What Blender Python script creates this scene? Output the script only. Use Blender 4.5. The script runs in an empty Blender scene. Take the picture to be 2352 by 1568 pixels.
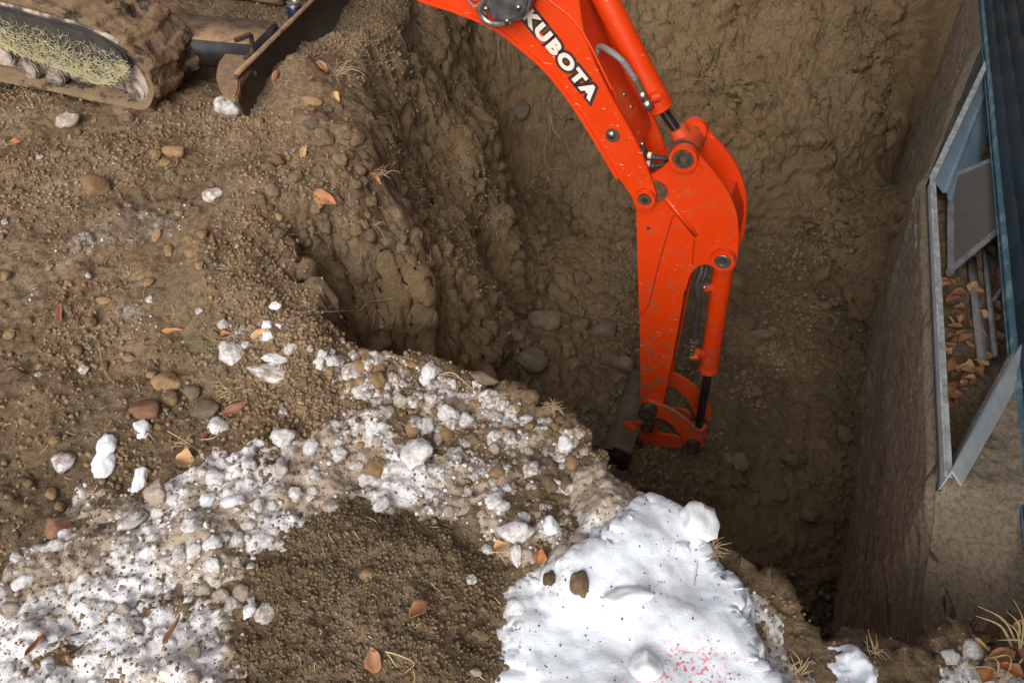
import bpy, bmesh, math, random
import numpy as np
from mathutils import Vector, Matrix
from mathutils.bvhtree import BVHTree
R = math.radians
random.seed(7)
sc = bpy.context.scene
col = sc.collection
# ---------------------------------------------------------------- camera, sky, light
PITCH = 45.0; CH = 1.6; F = 1700.0            # F: focal length in pixels of a 2352 px wide picture
cd = bpy.data.cameras.new('camera'); cam = bpy.data.objects.new('camera', cd); col.objects.link(cam)
cam.location = (0, 0, CH); cam.rotation_euler = (R(90 - PITCH), 0, 0)
cd.sensor_width = 36; cd.lens = 36 * F / 2352; cd.clip_start = 0.02; cd.clip_end = 500
sc.camera = cam
w = bpy.data.worlds.new('World'); sc.world = w; w.use_nodes = True
nt = w.node_tree; nt.nodes.clear()
sky = nt.nodes.new('ShaderNodeTexSky'); sky.sky_type = 'NISHITA'; sky.sun_disc = False
SUN_EL, SUN_AZ = 36.0, 192.0                    # azimuth clockwise from +Y
sky.sun_elevation = R(SUN_EL); sky.sun_rotation = R(SUN_AZ)
sky.air_density = 1.0; sky.dust_density = 4.0; sky.ozone_density = 0.6
hs = nt.nodes.new('ShaderNodeHueSaturation'); hs.inputs['Saturation'].default_value = 0.22
bg = nt.nodes.new('ShaderNodeBackground'); bg.inputs['Strength'].default_value = 0.13
wo = nt.nodes.new('ShaderNodeOutputWorld')
nt.links.new(sky.outputs[0], hs.inputs['Color']); nt.links.new(hs.outputs[0], bg.inputs[0]); nt.links.new(bg.outputs[0], wo.inputs[0])
sd = bpy.data.lights.new('sun', 'SUN'); sd.energy = 1.35; sd.angle = R(48); sd.color = (1.0, 0.95, 0.88)
so = bpy.data.objects.new('sun', sd); col.objects.link(so)
az = R(SUN_AZ); el = R(SUN_EL)
sv = Vector((math.sin(az) * math.cos(el), math.cos(az) * math.cos(el), math.sin(el)))
so.rotation_euler = sv.to_track_quat('Z', 'Y').to_euler(); so.location = sv * 20
sc.view_settings.view_transform = 'Standard'; sc.view_settings.look = 'None'
sc.view_settings.exposure = 0.40; sc.view_settings.gamma = 1.0
# ---------------------------------------------------------------- helpers
SP, CP = math.sin(R(PITCH)), math.cos(R(PITCH))
def ray(px, py):
    x = (px - 1176) / F; y = (784 - py) / F
    return Vector((x, CP + SP * y, -(SP - CP * y)))
CAM = Vector((0, 0, CH))
def atz(px, py, z=0.0):
    d = ray(px, py); return CAM + d * ((z - CH) / d.z)
def atd(px, py, t): return CAM + ray(px, py) * t
def tag(o, label=None, cat=None, group=None, kind=None):
    if label: o['label'] = label
    if cat: o['category'] = cat
    if group: o['group'] = group
    if kind: o['kind'] = kind
    return o
def empty(name, loc, label, cat, group=None):
    o = bpy.data.objects.new(name, None); col.objects.link(o); o.location = loc; o.empty_display_size = 0.05
    return tag(o, label, cat, group)
def link(name, me, mat=None, parent=None, smooth=True):
    o = bpy.data.objects.new(name, me); col.objects.link(o)
    if mat is not None: me.materials.append(mat)
    if smooth and len(me.polygons): me.polygons.foreach_set('use_smooth', [True] * len(me.polygons))
    if parent is not None:
        o.parent = parent
        o.matrix_parent_inverse = Matrix.Translation(-Vector(parent.location)) if parent.type == 'EMPTY' and parent.parent is None else Matrix()
        if not (parent.type == 'EMPTY' and parent.parent is None):
            o.matrix_parent_inverse = Matrix()
    return o
def recenter(o):
    """move a top-level mesh's origin to the middle of its base"""
    me = o.data; n = len(me.vertices); co = np.empty(n * 3); me.vertices.foreach_get('co', co); co = co.reshape(-1, 3)
    c = (co.min(0) + co.max(0)) / 2; c[2] = co[:, 2].min(); co -= c; me.vertices.foreach_set('co', co.ravel()); o.location = c; return o
class MB:
    def __init__(s): s.v = []; s.f = []
    def add(s, v, f):
        n = len(s.v); s.v += [tuple(p) for p in v]; s.f += [tuple(i + n for i in q) for q in f]; return s
    def box(s, c, ax, ay, az):
        c, ax, ay, az = map(Vector, (c, ax, ay, az))
        v = [c + ax * i + ay * j + az * k for k in (-1, 1) for j in (-1, 1) for i in (-1, 1)]
        return s.add(v, [(0, 2, 3, 1), (4, 5, 7, 6), (0, 1, 5, 4), (2, 6, 7, 3), (0, 4, 6, 2), (1, 3, 7, 5)])
    def prism(s, pts, vec):
        n = len(pts); pts = [Vector(p) for p in pts]; vec = Vector(vec)
        v = pts + [p + vec for p in pts]
        f = [tuple(range(n)), tuple(range(2 * n - 1, n - 1, -1))] + [(i, i + n, (i + 1) % n + n, (i + 1) % n) for i in range(n)]
        return s.add(v, f)
    def tube(s, pts, r, seg=10, cap=True):
        pts = [Vector(p) for p in pts]; n = len(pts); rr = r if isinstance(r, (list, tuple)) else [r] * n
        v = []; f = []; up = None
        for i, p in enumerate(pts):
            t = (pts[min(i + 1, n - 1)] - pts[max(i - 1, 0)])
            if t.length < 1e-9: t = (pts[-1] - pts[0])
            t.normalize()
            if up is None: up = t.orthogonal().normalized()
            up = (up - t * up.dot(t))
            if up.length < 1e-6: up = t.orthogonal()
            up.normalize(); sd_ = t.cross(up)
            for k in range(seg):
                a = 2 * math.pi * k / seg; v.append(p + (up * math.cos(a) + sd_ * math.sin(a)) * rr[i])
        for i in range(n - 1):
            for k in range(seg):
                k2 = (k + 1) % seg; f.append((i * seg + k, i * seg + k2, (i + 1) * seg + k2, (i + 1) * seg + k))
        if cap: f.append(tuple(range(seg - 1, -1, -1))); f.append(tuple((n - 1) * seg + k for k in range(seg)))
        return s.add(v, f)
    def ring(s, c, axis, ro, ri, h, seg=28):
        c = Vector(c); a = Vector(axis).normalized(); u = a.orthogonal().normalized(); q = a.cross(u); v = []
        for (r, hh) in ((ro, 0), (ro, h), (ri, h), (ri, 0)):
            for k in range(seg):
                t = 2 * math.pi * k / seg; v.append(c + a * hh + (u * math.cos(t) + q * math.sin(t)) * r)
        f = []
        for j in range(4):
            for k in range(seg):
                k2 = (k + 1) % seg; j2 = (j + 1) % 4; f.append((j * seg + k, j * seg + k2, j2 * seg + k2, j2 * seg + k))
        return s.add(v, f)
    def build(s, name, mat, parent=None, bevel=0, smooth=True, auto=True):
        me = bpy.data.meshes.new(name); me.from_pydata(s.v, [], s.f); me.validate()
        bm = bmesh.new(); bm.from_mesh(me)
        bmesh.ops.recalc_face_normals(bm, faces=bm.faces)
        if bevel:
            es = [e for e in bm.edges if len(e.link_faces) == 2 and e.calc_face_angle(0) > 0.6]
            bmesh.ops.bevel(bm, geom=es, offset=bevel, segments=2, affect='EDGES', clamp_overlap=True)
        if auto:
            for e in bm.edges:
                if len(e.link_faces) == 2 and e.calc_face_angle(0) > R(38): e.smooth = False
        bm.to_mesh(me); bm.free()
        return link(name, me, mat, parent, smooth)
def smoothpoly(pts, it=1):
    for _ in range(it):
        q = []
        for i in range(len(pts)):
            a, b = pts[i], pts[(i + 1) % len(pts)]
            q += [(a[0] * .75 + b[0] * .25, a[1] * .75 + b[1] * .25), (a[0] * .25 + b[0] * .75, a[1] * .25 + b[1] * .75)]
        pts = q
    return pts
def spline(pts, n=8):
    pts = [Vector(p) for p in pts]; out = []
    for i in range(len(pts) - 1):
        p0 = pts[max(i - 1, 0)]; p1 = pts[i]; p2 = pts[i + 1]; p3 = pts[min(i + 2, len(pts) - 1)]
        for k in range(n):
            t = k / n
            out.append(0.5 * ((2 * p1) + (p2 - p0) * t + (2 * p0 - 5 * p1 + 4 * p2 - p3) * t * t + (3 * p1 - p0 - 3 * p2 + p3) * t ** 3))
    out.append(pts[-1]); return out
# vectorised noise
_rs = np.random.RandomState(11); PERM = np.tile(_rs.permutation(256), 3)
_g = _rs.normal(size=(256, 3)); GR = _g / np.linalg.norm(_g, axis=1)[:, None]
def perlin(x, y, z):
    x = np.asarray(x, float); y = np.asarray(y, float); z = np.asarray(z, float) + 0 * x
    xi = np.floor(x).astype(int); yi = np.floor(y).astype(int); zi = np.floor(z).astype(int)
    xf = x - xi; yf = y - yi; zf = z - zi
    u = xf ** 3 * (xf * (xf * 6 - 15) + 10); v = yf ** 3 * (yf * (yf * 6 - 15) + 10); ww = zf ** 3 * (zf * (zf * 6 - 15) + 10)
    out = 0
    for dx in (0, 1):
        for dy in (0, 1):
            for dz in (0, 1):
                h = PERM[PERM[PERM[(xi + dx) & 255] + ((yi + dy) & 255)] + ((zi + dz) & 255)]
                g = GR[h]
                d = g[..., 0] * (xf - dx) + g[..., 1] * (yf - dy) + g[..., 2] * (zf - dz)
                out = out + d * (u if dx else 1 - u) * (v if dy else 1 - v) * (ww if dz else 1 - ww)
    return out * 1.5
def fbm(x, y, z, sc_, octv=4, gain=.5, off=0.0):
    a = 1; o = 0; s = sc_
    for k in range(octv):
        o = o + a * perlin(x * s + off + 17.3 * k, y * s + off * 1.7, z * s + 5.1 * k); a *= gain; s *= 2.03
    return o
def ridged(x, y, z, sc_, octv=4, gain=.5, off=0.0):
    a = 1; o = 0; s = sc_
    for k in range(octv):
        o = o + a * (1 - 2 * np.abs(perlin(x * s + off + 9.7 * k, y * s + off, z * s + 3.3 * k))); a *= gain; s *= 2.1
    return o
def worley(x, y, z, s, jit=.9, seed=0):
    """distance to the nearest of jittered lattice points"""
    x = x * s; y = y * s; z = z * s
    xi = np.floor(x).astype(int); yi = np.floor(y).astype(int); zi = np.floor(z).astype(int); best = np.full(x.shape, 9.0)
    rnd = np.random.RandomState(seed).rand(256, 3) * jit
    for dx in (-1, 0, 1):
        for dy in (-1, 0, 1):
            for dz in (-1, 0, 1):
                h = PERM[PERM[PERM[(xi + dx) & 255] + ((yi + dy) & 255)] + ((zi + dz) & 255)]
                p = rnd[h]
                d = (xi + dx + p[..., 0] - x) ** 2 + (yi + dy + p[..., 1] - y) ** 2 + (zi + dz + p[..., 2] - z) ** 2
                best = np.minimum(best, d)
    return np.sqrt(best)
def sstep(a, b, x):
    t = np.clip((x - a) / (b - a), 0, 1); return t * t * (3 - 2 * t)
def sdpoly(X, Y, P):
    """signed distance to polygon, positive inside"""
    d = np.full(X.shape, 1e9); ins = np.zeros(X.shape, bool); n = len(P)
    for i in range(n):
        ax, ay = P[i]; bx, by = P[(i + 1) % n]; ex, ey = bx - ax, by - ay
        t = np.clip(((X - ax) * ex + (Y - ay) * ey) / (ex * ex + ey * ey + 1e-12), 0, 1)
        d = np.minimum(d, (X - ax - t * ex) ** 2 + (Y - ay - t * ey) ** 2)
        c = ((ay > Y) != (by > Y)) & (X < (bx - ax) * (Y - ay) / (by - ay + 1e-12) + ax); ins ^= c
    d = np.sqrt(d); return np.where(ins, d, -d)
# ---------------------------------------------------------------- materials
def mat(name, base=(.5, .5, .5), rough=.6, metal=0.0):
    m = bpy.data.materials.new(name); m.use_nodes = True; b = m.node_tree.nodes['Principled BSDF']
    b.inputs['Base Color'].default_value = (*base, 1); b.inputs['Roughness'].default_value = rough; b.inputs['Metallic'].default_value = metal
    return m, m.node_tree, b
def N(nt, t, **kw):
    n = nt.nodes.new(t)
    for k, v in kw.items():
        if k in n.inputs: n.inputs[k].default_value = v
        else: setattr(n, k, v)
    return n
def noise(nt, co, scale, detail=4, rough=.55, stretch=None, dist=0.0):
    n = N(nt, 'ShaderNodeTexNoise'); n.inputs['Scale'].default_value = scale; n.inputs['Detail'].default_value = detail
    n.inputs['Roughness'].default_value = rough; n.inputs['Distortion'].default_value = dist
    if stretch:
        mp = N(nt, 'ShaderNodeMapping'); mp.inputs['Scale'].default_value = stretch; nt.links.new(co, mp.inputs[0]); co = mp.outputs[0]
    nt.links.new(co, n.inputs['Vector']); return n.outputs['Fac']
def ramp(nt, fac, stops):
    r = N(nt, 'ShaderNodeValToRGB'); e = r.color_ramp.elements
    while len(e) < len(stops): e.new(.5)
    for k, (p, c) in enumerate(stops):
        e[k].position = p; e[k].color = (*c, 1) if isinstance(c, tuple) else (c, c, c, 1)
    nt.links.new(fac, r.inputs[0]); return r.outputs[0]
def mix(nt, fac, a, b, mode='MIX'):
    m = N(nt, 'ShaderNodeMix', data_type='RGBA', blend_type=mode)
    for s, v in ((m.inputs['Factor'], fac), (m.inputs[6], a), (m.inputs[7], b)):
        if hasattr(v, 'links') or hasattr(v, 'is_linked'): nt.links.new(v, s)
        else: s.default_value = (*v, 1) if isinstance(v, tuple) else v
    return m.outputs[2]
def math_(nt, op, a, b=0.0, clamp=False):
    m = N(nt, 'ShaderNodeMath', operation=op, use_clamp=clamp)
    for s, v in ((m.inputs[0], a), (m.inputs[1], b)):
        if hasattr(v, 'is_linked'): nt.links.new(v, s)
        else: s.default_value = v
    return m.outputs[0]
def bump(nt, b, hs_, prev=None):
    last = prev
    for h, dist, st in hs_:
        bp = N(nt, 'ShaderNodeBump'); bp.inputs['Distance'].default_value = dist; bp.inputs['Strength'].default_value = st
        nt.links.new(h, bp.inputs['Height'])
        if last is not None: nt.links.new(last, bp.inputs['Normal'])
        last = bp.outputs[0]
    nt.links.new(last, b.inputs['Normal'])
def geo(nt): return N(nt, 'ShaderNodeNewGeometry').outputs['Position']
def objco(nt): return N(nt, 'ShaderNodeTexCoord').outputs['Object']
def attr(nt, name):
    a = N(nt, 'ShaderNodeAttribute'); a.attribute_name = name; return a.outputs['Fac']
def soil_color(nt, co, dark=None, k=1.0, clay_bounce=None):
    """crumbly brown earth: light and dark grains, rusty and grey-green areas"""
    n1 = noise(nt, co, 2.2, 5, .6); n2 = noise(nt, co, 60, 5, .75); n3 = noise(nt, co, 260, 3, .7); n4 = noise(nt, co, 9, 4, .6)
    c = ramp(nt, n1, [(.3, (.21 * k, .145 * k, .086 * k)), (.5, (.235 * k, .162 * k, .098 * k)), (.7, (.30 * k, .192 * k, .108 * k))])
    c = mix(nt, .5, c, ramp(nt, n4, [(.3, (.14 * k, .095 * k, .055 * k)), (.65, (.35 * k, .245 * k, .148 * k))]))
    c = mix(nt, ramp(nt, noise(nt, co, 3.7, 4, .65), [(.50, 0.0), (.68, .55)]), c, (.37 * k, .285 * k, .19 * k))
    c = mix(nt, ramp(nt, n2, [(.38, .8), (.55, 0.0)]), c, (.105 * k, .07 * k, .042 * k))
    c = mix(nt, ramp(nt, n3, [(.57, 0.0), (.70, .8)]), c, (.46 * k, .34 * k, .205 * k))
    if clay_bounce is not None: c = mix(nt, math_(nt, 'MULTIPLY', clay_bounce, .6), c, mix(nt, n4, (.27, .18, .088), (.40, .27, .135)))
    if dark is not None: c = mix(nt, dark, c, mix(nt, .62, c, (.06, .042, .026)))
    return c, n2, n3
M = {}
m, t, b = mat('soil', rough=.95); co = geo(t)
c, n2, n3 = soil_color(t, co, attr(t, 'dark'), 1.14, attr(t, 'clay_bounce'))
fr = math_(t, 'ADD', math_(t, 'MULTIPLY', attr(t, 'frost'), 1.0), math_(t, 'MULTIPLY', math_(t, 'SUBTRACT', noise(t, co, 45, 5, .75), .5), 1.5))
fr = ramp(t, fr, [(.5, 0.0), (.68, .85)])
fr = math_(t, 'MULTIPLY', fr, ramp(t, attr(t, 'frost'), [(.05, 0.0), (.3, 1.0)]))
fr = math_(t, 'MULTIPLY', fr, ramp(t, noise(t, co, 13, 5, .7), [(.46, .12), (.60, 1.0)]))
c = mix(t, fr, c, mix(t, noise(t, co, 90, 4, .7), (.42, .36, .32), (.78, .77, .8)))
t.links.new(c, b.inputs['Base Color']); b.inputs['Specular IOR Level'].default_value = .15
bump(t, b, [(noise(t, co, 40, 5, .7), .020, .8), (n2, .013, .85), (n3, .005, 1.0)]); M['soil'] = m
m, t, b = mat('clod_soil', rough=.95); co = geo(t); c, n2, n3 = soil_color(t, co, attr(t, 'dark'), 1.2)
t.links.new(c, b.inputs['Base Color']); b.inputs['Specular IOR Level'].default_value = .12
bump(t, b, [(n2, .006, .6), (n3, .003, .7)]); M['clod'] = m
# snow: white with soil grains, dirtier where the 'dirt' attribute is high
def snowmat(name, spread, speck, tint=(.72, .705, .71), bk=.6, stain=(.58, .49, .43)):
    m, t, b = mat(name, rough=.6); co = geo(t)
    n = noise(t, co, 14, 6, .72); n2 = noise(t, co, 75, 4, .75); v = N(t, 'ShaderNodeTexVoronoi'); v.inputs['Scale'].default_value = 95; t.links.new(co, v.inputs['Vector'])
    d = attr(t, 'dirt')
    f = math_(t, 'ADD', d, math_(t, 'MULTIPLY', math_(t, 'SUBTRACT', math_(t, 'ADD', math_(t, 'MULTIPLY', n, .55), math_(t, 'MULTIPLY', n2, .45)), .5), spread))
    f = ramp(t, f, [(.45, 0.0), (.72, .95)])
    c = mix(t, noise(t, co, 5, 3), tint, tuple(v * .9 for v in tint))
    c = mix(t, math_(t, 'MULTIPLY', ramp(t, noise(t, co, 6, 3, .6), [(.5, 0.0), (.7, .35)]), 1.0), c, stain)
    c = mix(t, f, c, mix(t, n2, (.19, .135, .088), (.47, .375, .285)))
    sp = math_(t, 'LESS_THAN', v.outputs['Distance'], .22); hole = math_(t, 'GREATER_THAN', math_(t, 'ADD', noise(t, co, 9, 3, .6), math_(t, 'MULTIPLY', N(t, 'ShaderNodeSeparateColor').outputs[0], 0)), speck)
    sv_ = math_(t, 'MULTIPLY', sp, hole); wn = N(t, 'ShaderNodeSeparateColor'); t.links.new(v.outputs['Color'], wn.inputs[0])
    sv_ = math_(t, 'MULTIPLY', sv_, math_(t, 'GREATER_THAN', wn.outputs[0], .55))
    c = mix(t, math_(t, 'MULTIPLY', sv_, .85), c, (.10, .065, .04))
    pink = math_(t, 'MULTIPLY', attr(t, 'pink'), math_(t, 'GREATER_THAN', noise(t, co, 120, 2, .5), .58))
    c = mix(t, pink, c, (.75, .10, .17))
    t.links.new(c, b.inputs['Base Color']); b.inputs['Specular IOR Level'].default_value = .25
    b.inputs['Subsurface Weight'].default_value = .12; b.inputs['Subsurface Radius'].default_value = (.02, .025, .03); b.inputs['Subsurface Scale'].default_value = .5
    bump(t, b, [(noise(t, co, 30, 5, .65), .012, bk), (n2, .006, bk), (noise(t, co, 350, 2), .0015, bk)])
    return m
M['snow_dirty'] = snowmat('dirty_snow', 2.0, .42)
M['snow'] = snowmat('snow', 1.5, .56, (.76, .80, .86), .25, (.74, .71, .72))
def stonemat(name, a, bcol, frost=0.0):
    m, t, b = mat(name, rough=.88); co = objco(t); n = noise(t, co, 1.8, 6, .7)
    oi = N(t, 'ShaderNodeObjectInfo'); hv = N(t, 'ShaderNodeHueSaturation')
    c = mix(t, ramp(t, n, [(.35, 0.0), (.65, 1.0)]), a, bcol)
    t.links.new(c, hv.inputs['Color']); t.links.new(math_(t, 'ADD', math_(t, 'MULTIPLY', oi.outputs['Random'], .5), .75), hv.inputs['Value'])
    c = hv.outputs[0]
    if frost: c = mix(t, ramp(t, noise(t, co, 1.6, 6, .78), [(.5 - frost * .16, 0.0), (.62, .9)]), c, (.8, .79, .81))
    t.links.new(c, b.inputs['Base Color']); b.inputs['Specular IOR Level'].default_value = .2
    bump(t, b, [(n, .006, .8), (noise(t, co, 12, 4, .7), .002, .7)]); return m
M['stone'] = stonemat('tan_stone', (.20, .125, .062), (.33, .215, .115))
M['stone_grey'] = stonemat('grey_brown_stone', (.11, .083, .054), (.20, .152, .10))
M['stone_red'] = stonemat('reddish_stone', (.20, .10, .062), (.30, .165, .105))
M['stone_frost'] = stonemat('frosted_stone', (.17, .115, .07), (.32, .24, .165), .75)
m, t, b = mat('ice', rough=.55); co = objco(t)
c = mix(t, ramp(t, math_(t, 'ADD', noise(t, co, 2.2, 5, .72), math_(t, 'MULTIPLY', math_(t, 'POWER', N(t, 'ShaderNodeObjectInfo').outputs['Random'], 1.6), .28)), [(.49, 0.0), (.72, .9)]), (.74, .725, .73), (.34, .255, .175))
c = mix(t, ramp(t, noise(t, co, 9, 3, .7), [(.62, 0.0), (.68, .8)]), c, (.14, .09, .055))
t.links.new(c, b.inputs['Base Color']); b.inputs['Subsurface Weight'].default_value = .12; b.inputs['Subsurface Radius'].default_value = (.02, .025, .03)
b.inputs['Subsurface Scale'].default_value = .4; bump(t, b, [(noise(t, co, 3, 6, .75), .006, .9)]); M['ice'] = m
m, t, b = mat('clean_ice', (.88, .89, .92), rough=.55); co = objco(t)
c = mix(t, ramp(t, noise(t, co, 3, 5, .7), [(.60, 0.0), (.8, .6)]), (.80, .81, .84), (.5, .42, .35)); t.links.new(c, b.inputs['Base Color'])
b.inputs['Subsurface Weight'].default_value = .12; b.inputs['Subsurface Radius'].default_value = (.02, .025, .03); bump(t, b, [(noise(t, co, 3, 5, .7), .005, .6)]); M['ice_clean'] = m
m, t, b = mat('orange_paint', rough=.38); co = geo(t)
c = mix(t, noise(t, co, 3, 3), (.70, .046, .0015), (.62, .038, .0015))
c = mix(t, ramp(t, noise(t, co, 7, 6, .75), [(.56, 0.0), (.76, .45)]), c, (.36, .12, .05))
pz = N(t, 'ShaderNodeSeparateXYZ'); t.links.new(co, pz.inputs[0])
low = math_(t, 'MULTIPLY', math_(t, 'SUBTRACT', .1, pz.outputs[2]), .11)     # mud splashes, more of them towards the bucket
c = mix(t, ramp(t, math_(t, 'ADD', noise(t, co, 18, 6, .75), low), [(.60, 0.0), (.70, .75)]), c, (.20, .10, .05))
c = mix(t, ramp(t, noise(t, co, 160, 2, .6), [(.70, 0.0), (.73, .7)]), c, (.25, .15, .09))
scr = math_(t, 'MULTIPLY', ramp(t, noise(t, co, 30, 3, .6, (1, 1, 5), .6), [(.672, 0.0), (.695, 1.0)]), ramp(t, noise(t, co, 4, 3), [(.42, 0.0), (.54, 1.0)]))
c = mix(t, scr, c, (.75, .42, .3))
t.links.new(c, b.inputs['Base Color']); t.links.new(ramp(t, noise(t, co, 9, 5, .7), [(.3, .30), (.7, .55)]), b.inputs['Roughness'])
b.inputs['Specular IOR Level'].default_value = .4
bump(t, b, [(noise(t, co, 60, 3), .0008, .4), (noise(t, co, 2.5, 2), .004, .3)]); M['orange'] = m
def simple(name, a, b_, rough, metal=0.0, sc_=12, bmp=.001, lo=.4, hi=.65):
    m, t, b = mat(name, rough=rough, metal=metal); co = geo(t); n = noise(t, co, sc_, 5, .7)
    t.links.new(mix(t, ramp(t, n, [(lo, 0.0), (hi, 1.0)]), a, b_), b.inputs['Base Color'])
    if bmp: bump(t, b, [(noise(t, co, sc_ * 5, 3), bmp, .5)])
    return m
M['worn_orange'] = simple('muddy_orange_paint', (.62, .055, .006), (.24, .12, .06), .55, 0, 22, .001, .5, .72)
M['steel'] = simple('greasy_steel', (.16, .14, .12), (.05, .04, .035), .4, .7, 40)
M['bright_steel'] = simple('zinc_steel', (.55, .53, .5), (.3, .27, .23), .3, .9, 60)
M['rod'] = simple('dark_chrome_rod', (.10, .09, .09), (.05, .04, .04), .18, .8, 20, 0)
M['black'] = simple('black_rubber', (.028, .026, .026), (.06, .05, .04), .55, 0, 25)
M['darkgrease'] = simple('dark_grease', (.05, .035, .02), (.16, .07, .03), .6, 0, 60, .002)
M['hose'] = simple('grey_hose', (.16, .15, .15), (.26, .24, .23), .5, 0, 90)
M['lamp_black'] = simple('black_plastic', (.035, .034, .038), (.09, .085, .085), .42, 0, 30)
M['decal_white'] = simple('cream_white_vinyl', (.80, .74, .66), (.68, .60, .52), .5, 0, 8, 0)
M['decal_black'] = simple('dark_brown_vinyl', (.03, .018, .014), (.05, .03, .02), .5, 0, 8, 0)
M['blade'] = simple('rusty_dark_steel', (.055, .042, .033), (.105, .078, .052), .55, .2, 9, .002, .35, .7)
M['navy'] = simple('navy_black_steel', (.018, .018, .026), (.045, .035, .03), .45, .2, 14)
M['dusty_navy'] = simple('dusty_black_steel', (.30, .18, .095), (.04, .035, .035), .8, 0, 18, .002, .47, .7)
M['dustcap'] = simple('earth_caked_steel', (.27, .165, .09), (.17, .115, .07), .9, 0, 30, .003, .4, .6)
M['bucket'] = simple('muddy_bucket_steel', (.085, .058, .035), (.15, .10, .06), .75, .05, 14, .003)
m, t, b = mat('mud_caked_rubber', rough=.9); co = geo(t)
f = ramp(t, noise(t, co, 7, 6, .72), [(.38, 0.0), (.44, 1.0)])
c = mix(t, f, (.055, .047, .04), mix(t, noise(t, co, 14, 5, .7), (.14, .095, .056), (.31, .215, .128)))
t.links.new(c, b.inputs['Base Color']); b.inputs['Specular IOR Level'].default_value = .2
bump(t, b, [(f, .01, .7), (noise(t, co, 26, 6, .72), .02, .8), (noise(t, co, 140, 3, .7), .004, .7)]); M['mud'] = m
m, t, b = mat('frosted_mud', rough=.9); co = geo(t)
c = mix(t, ramp(t, noise(t, co, 16, 5, .7), [(.42, 0.0), (.6, 1.0)]), (.085, .065, .05), (.46, .38, .32)); t.links.new(c, b.inputs['Base Color'])
bump(t, b, [(noise(t, co, 40, 5, .7), .01, .7)]); M['frostmud'] = m
M['straw'] = simple('dry_straw', (.55, .42, .22), (.40, .28, .14), .8, 0, 20, 0)
M['hay'] = simple('pale_chaff', (.66, .60, .38), (.50, .43, .24), .85, 0, 20, 0)
M['root'] = simple('pale_root', (.45, .33, .21), (.28, .19, .11), .85, 0, 20, 0)
M['greenblade'] = simple('faded_green_grass', (.20, .21, .07), (.33, .27, .12), .8, 0, 20, 0)
def leafmat(name, a, bcol):
    m, t, b = mat(name, rough=.65); co = objco(t)
    c = mix(t, ramp(t, noise(t, co, 25, 5, .65), [(.35, 0.0), (.7, 1.0)]), a, bcol)
    c = mix(t, ramp(t, noise(t, co, 90, 3, .6), [(.62, 0.0), (.7, .7)]), c, (.12, .05, .025))
    t.links.new(c, b.inputs['Base Color']); bump(t, b, [(noise(t, co, 60, 4), .003, .6)]); return m
M['leaf_orange'] = leafmat('orange_leaf', (.44, .185, .065), (.30, .12, .05))
M['leaf_tan'] = leafmat('tan_leaf', (.54, .33, .155), (.40, .22, .095))
M['leaf_brown'] = leafmat('brown_leaf', (.30, .135, .065), (.38, .19, .09))
M['leaf_red'] = leafmat('red_brown_leaf', (.25, .10, .055), (.19, .08, .045))
m, t, b = mat('blue_siding', rough=.5); co = geo(t)
g = noise(t, co, 3, 5, .7, (1, 1, 14)); c = mix(t, g, (.018, .040, .060), (.038, .070, .095))
c = mix(t, ramp(t, noise(t, co, 16, 5, .8), [(.66, 0.0), (.74, .8)]), c, (.30, .36, .38)); t.links.new(c, b.inputs['Base Color'])
bump(t, b, [(noise(t, co, 6, 5, .7, (1, 1, 20)), .004, .5)]); M['siding'] = m
M['flash'] = simple('worn_blue_trim', (.035, .085, .12), (.17, .23, .25), .55, 0, 12, .001, .5, .7)
m, t, b = mat('caked_foundation', rough=.95); co = objco(t)   # object x runs along the house, z up
co2 = co
mp = N(t, 'ShaderNodeMapping'); mp.inputs['Rotation'].default_value = (0, R(-48), 0); t.links.new(co, mp.inputs[0])
mp2 = N(t, 'ShaderNodeMapping'); mp2.inputs['Scale'].default_value = (2.6, 1, 1.2); t.links.new(mp.outputs[0], mp2.inputs[0])
s1 = N(t, 'ShaderNodeTexNoise'); s1.inputs['Scale'].default_value = 4; s1.inputs['Detail'].default_value = 7; s1.inputs['Roughness'].default_value = .7; t.links.new(mp2.outputs[0], s1.inputs[0])
s2 = N(t, 'ShaderNodeTexNoise'); s2.inputs['Scale'].default_value = 5.5; s2.inputs['Detail'].default_value = 2; s2.inputs['Distortion'].default_value = .4
mp3 = N(t, 'ShaderNodeMapping'); mp3.inputs['Scale'].default_value = (9.0, 1, 1.6); t.links.new(mp.outputs[0], mp3.inputs[0]); t.links.new(mp3.outputs[0], s2.inputs[0])
c = ramp(t, s1.outputs['Fac'], [(.28, (.25, .195, .14)), (.5, (.33, .26, .19)), (.74, (.43, .35, .265))])
c = mix(t, ramp(t, noise(t, co, 1.6, 4), [(.4, 0.0), (.65, .6)]), c, (.33, .24, .16))
c = mix(t, ramp(t, noise(t, co, 70, 5, .75), [(.4, .55), (.56, 0.0)]), c, (.10, .072, .048))
c = mix(t, ramp(t, noise(t, co, 110, 3, .75), [(.6, 0.0), (.72, .5)]), c, (.50, .42, .33))
slot = ramp(t, s2.outputs['Fac'], [(.31, 1.0), (.35, 0.0)])
c = mix(t, math_(t, 'MULTIPLY', slot, .7), c, (.05, .036, .026)); t.links.new(c, b.inputs['Base Color']); b.inputs['Specular IOR Level'].default_value = .15
bump(t, b, [(ramp(t, s2.outputs['Fac'], [(.30, 0.0), (.36, 1.0)]), .008, .6), (s1.outputs['Fac'], .004, .5), (noise(t, co, 45, 6, .75), .009, .8), (noise(t, co, 250, 3), .003, .7)]); M['face'] = m
M['well'] = simple('galvanised_sheet', (.46, .51, .54), (.60, .64, .65), .5, .1, 10, .001)
M['well_in'] = simple('pale_blue_inner_sheet', (.42, .52, .62), (.26, .40, .50), .5, .1, 5, .001)
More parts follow.
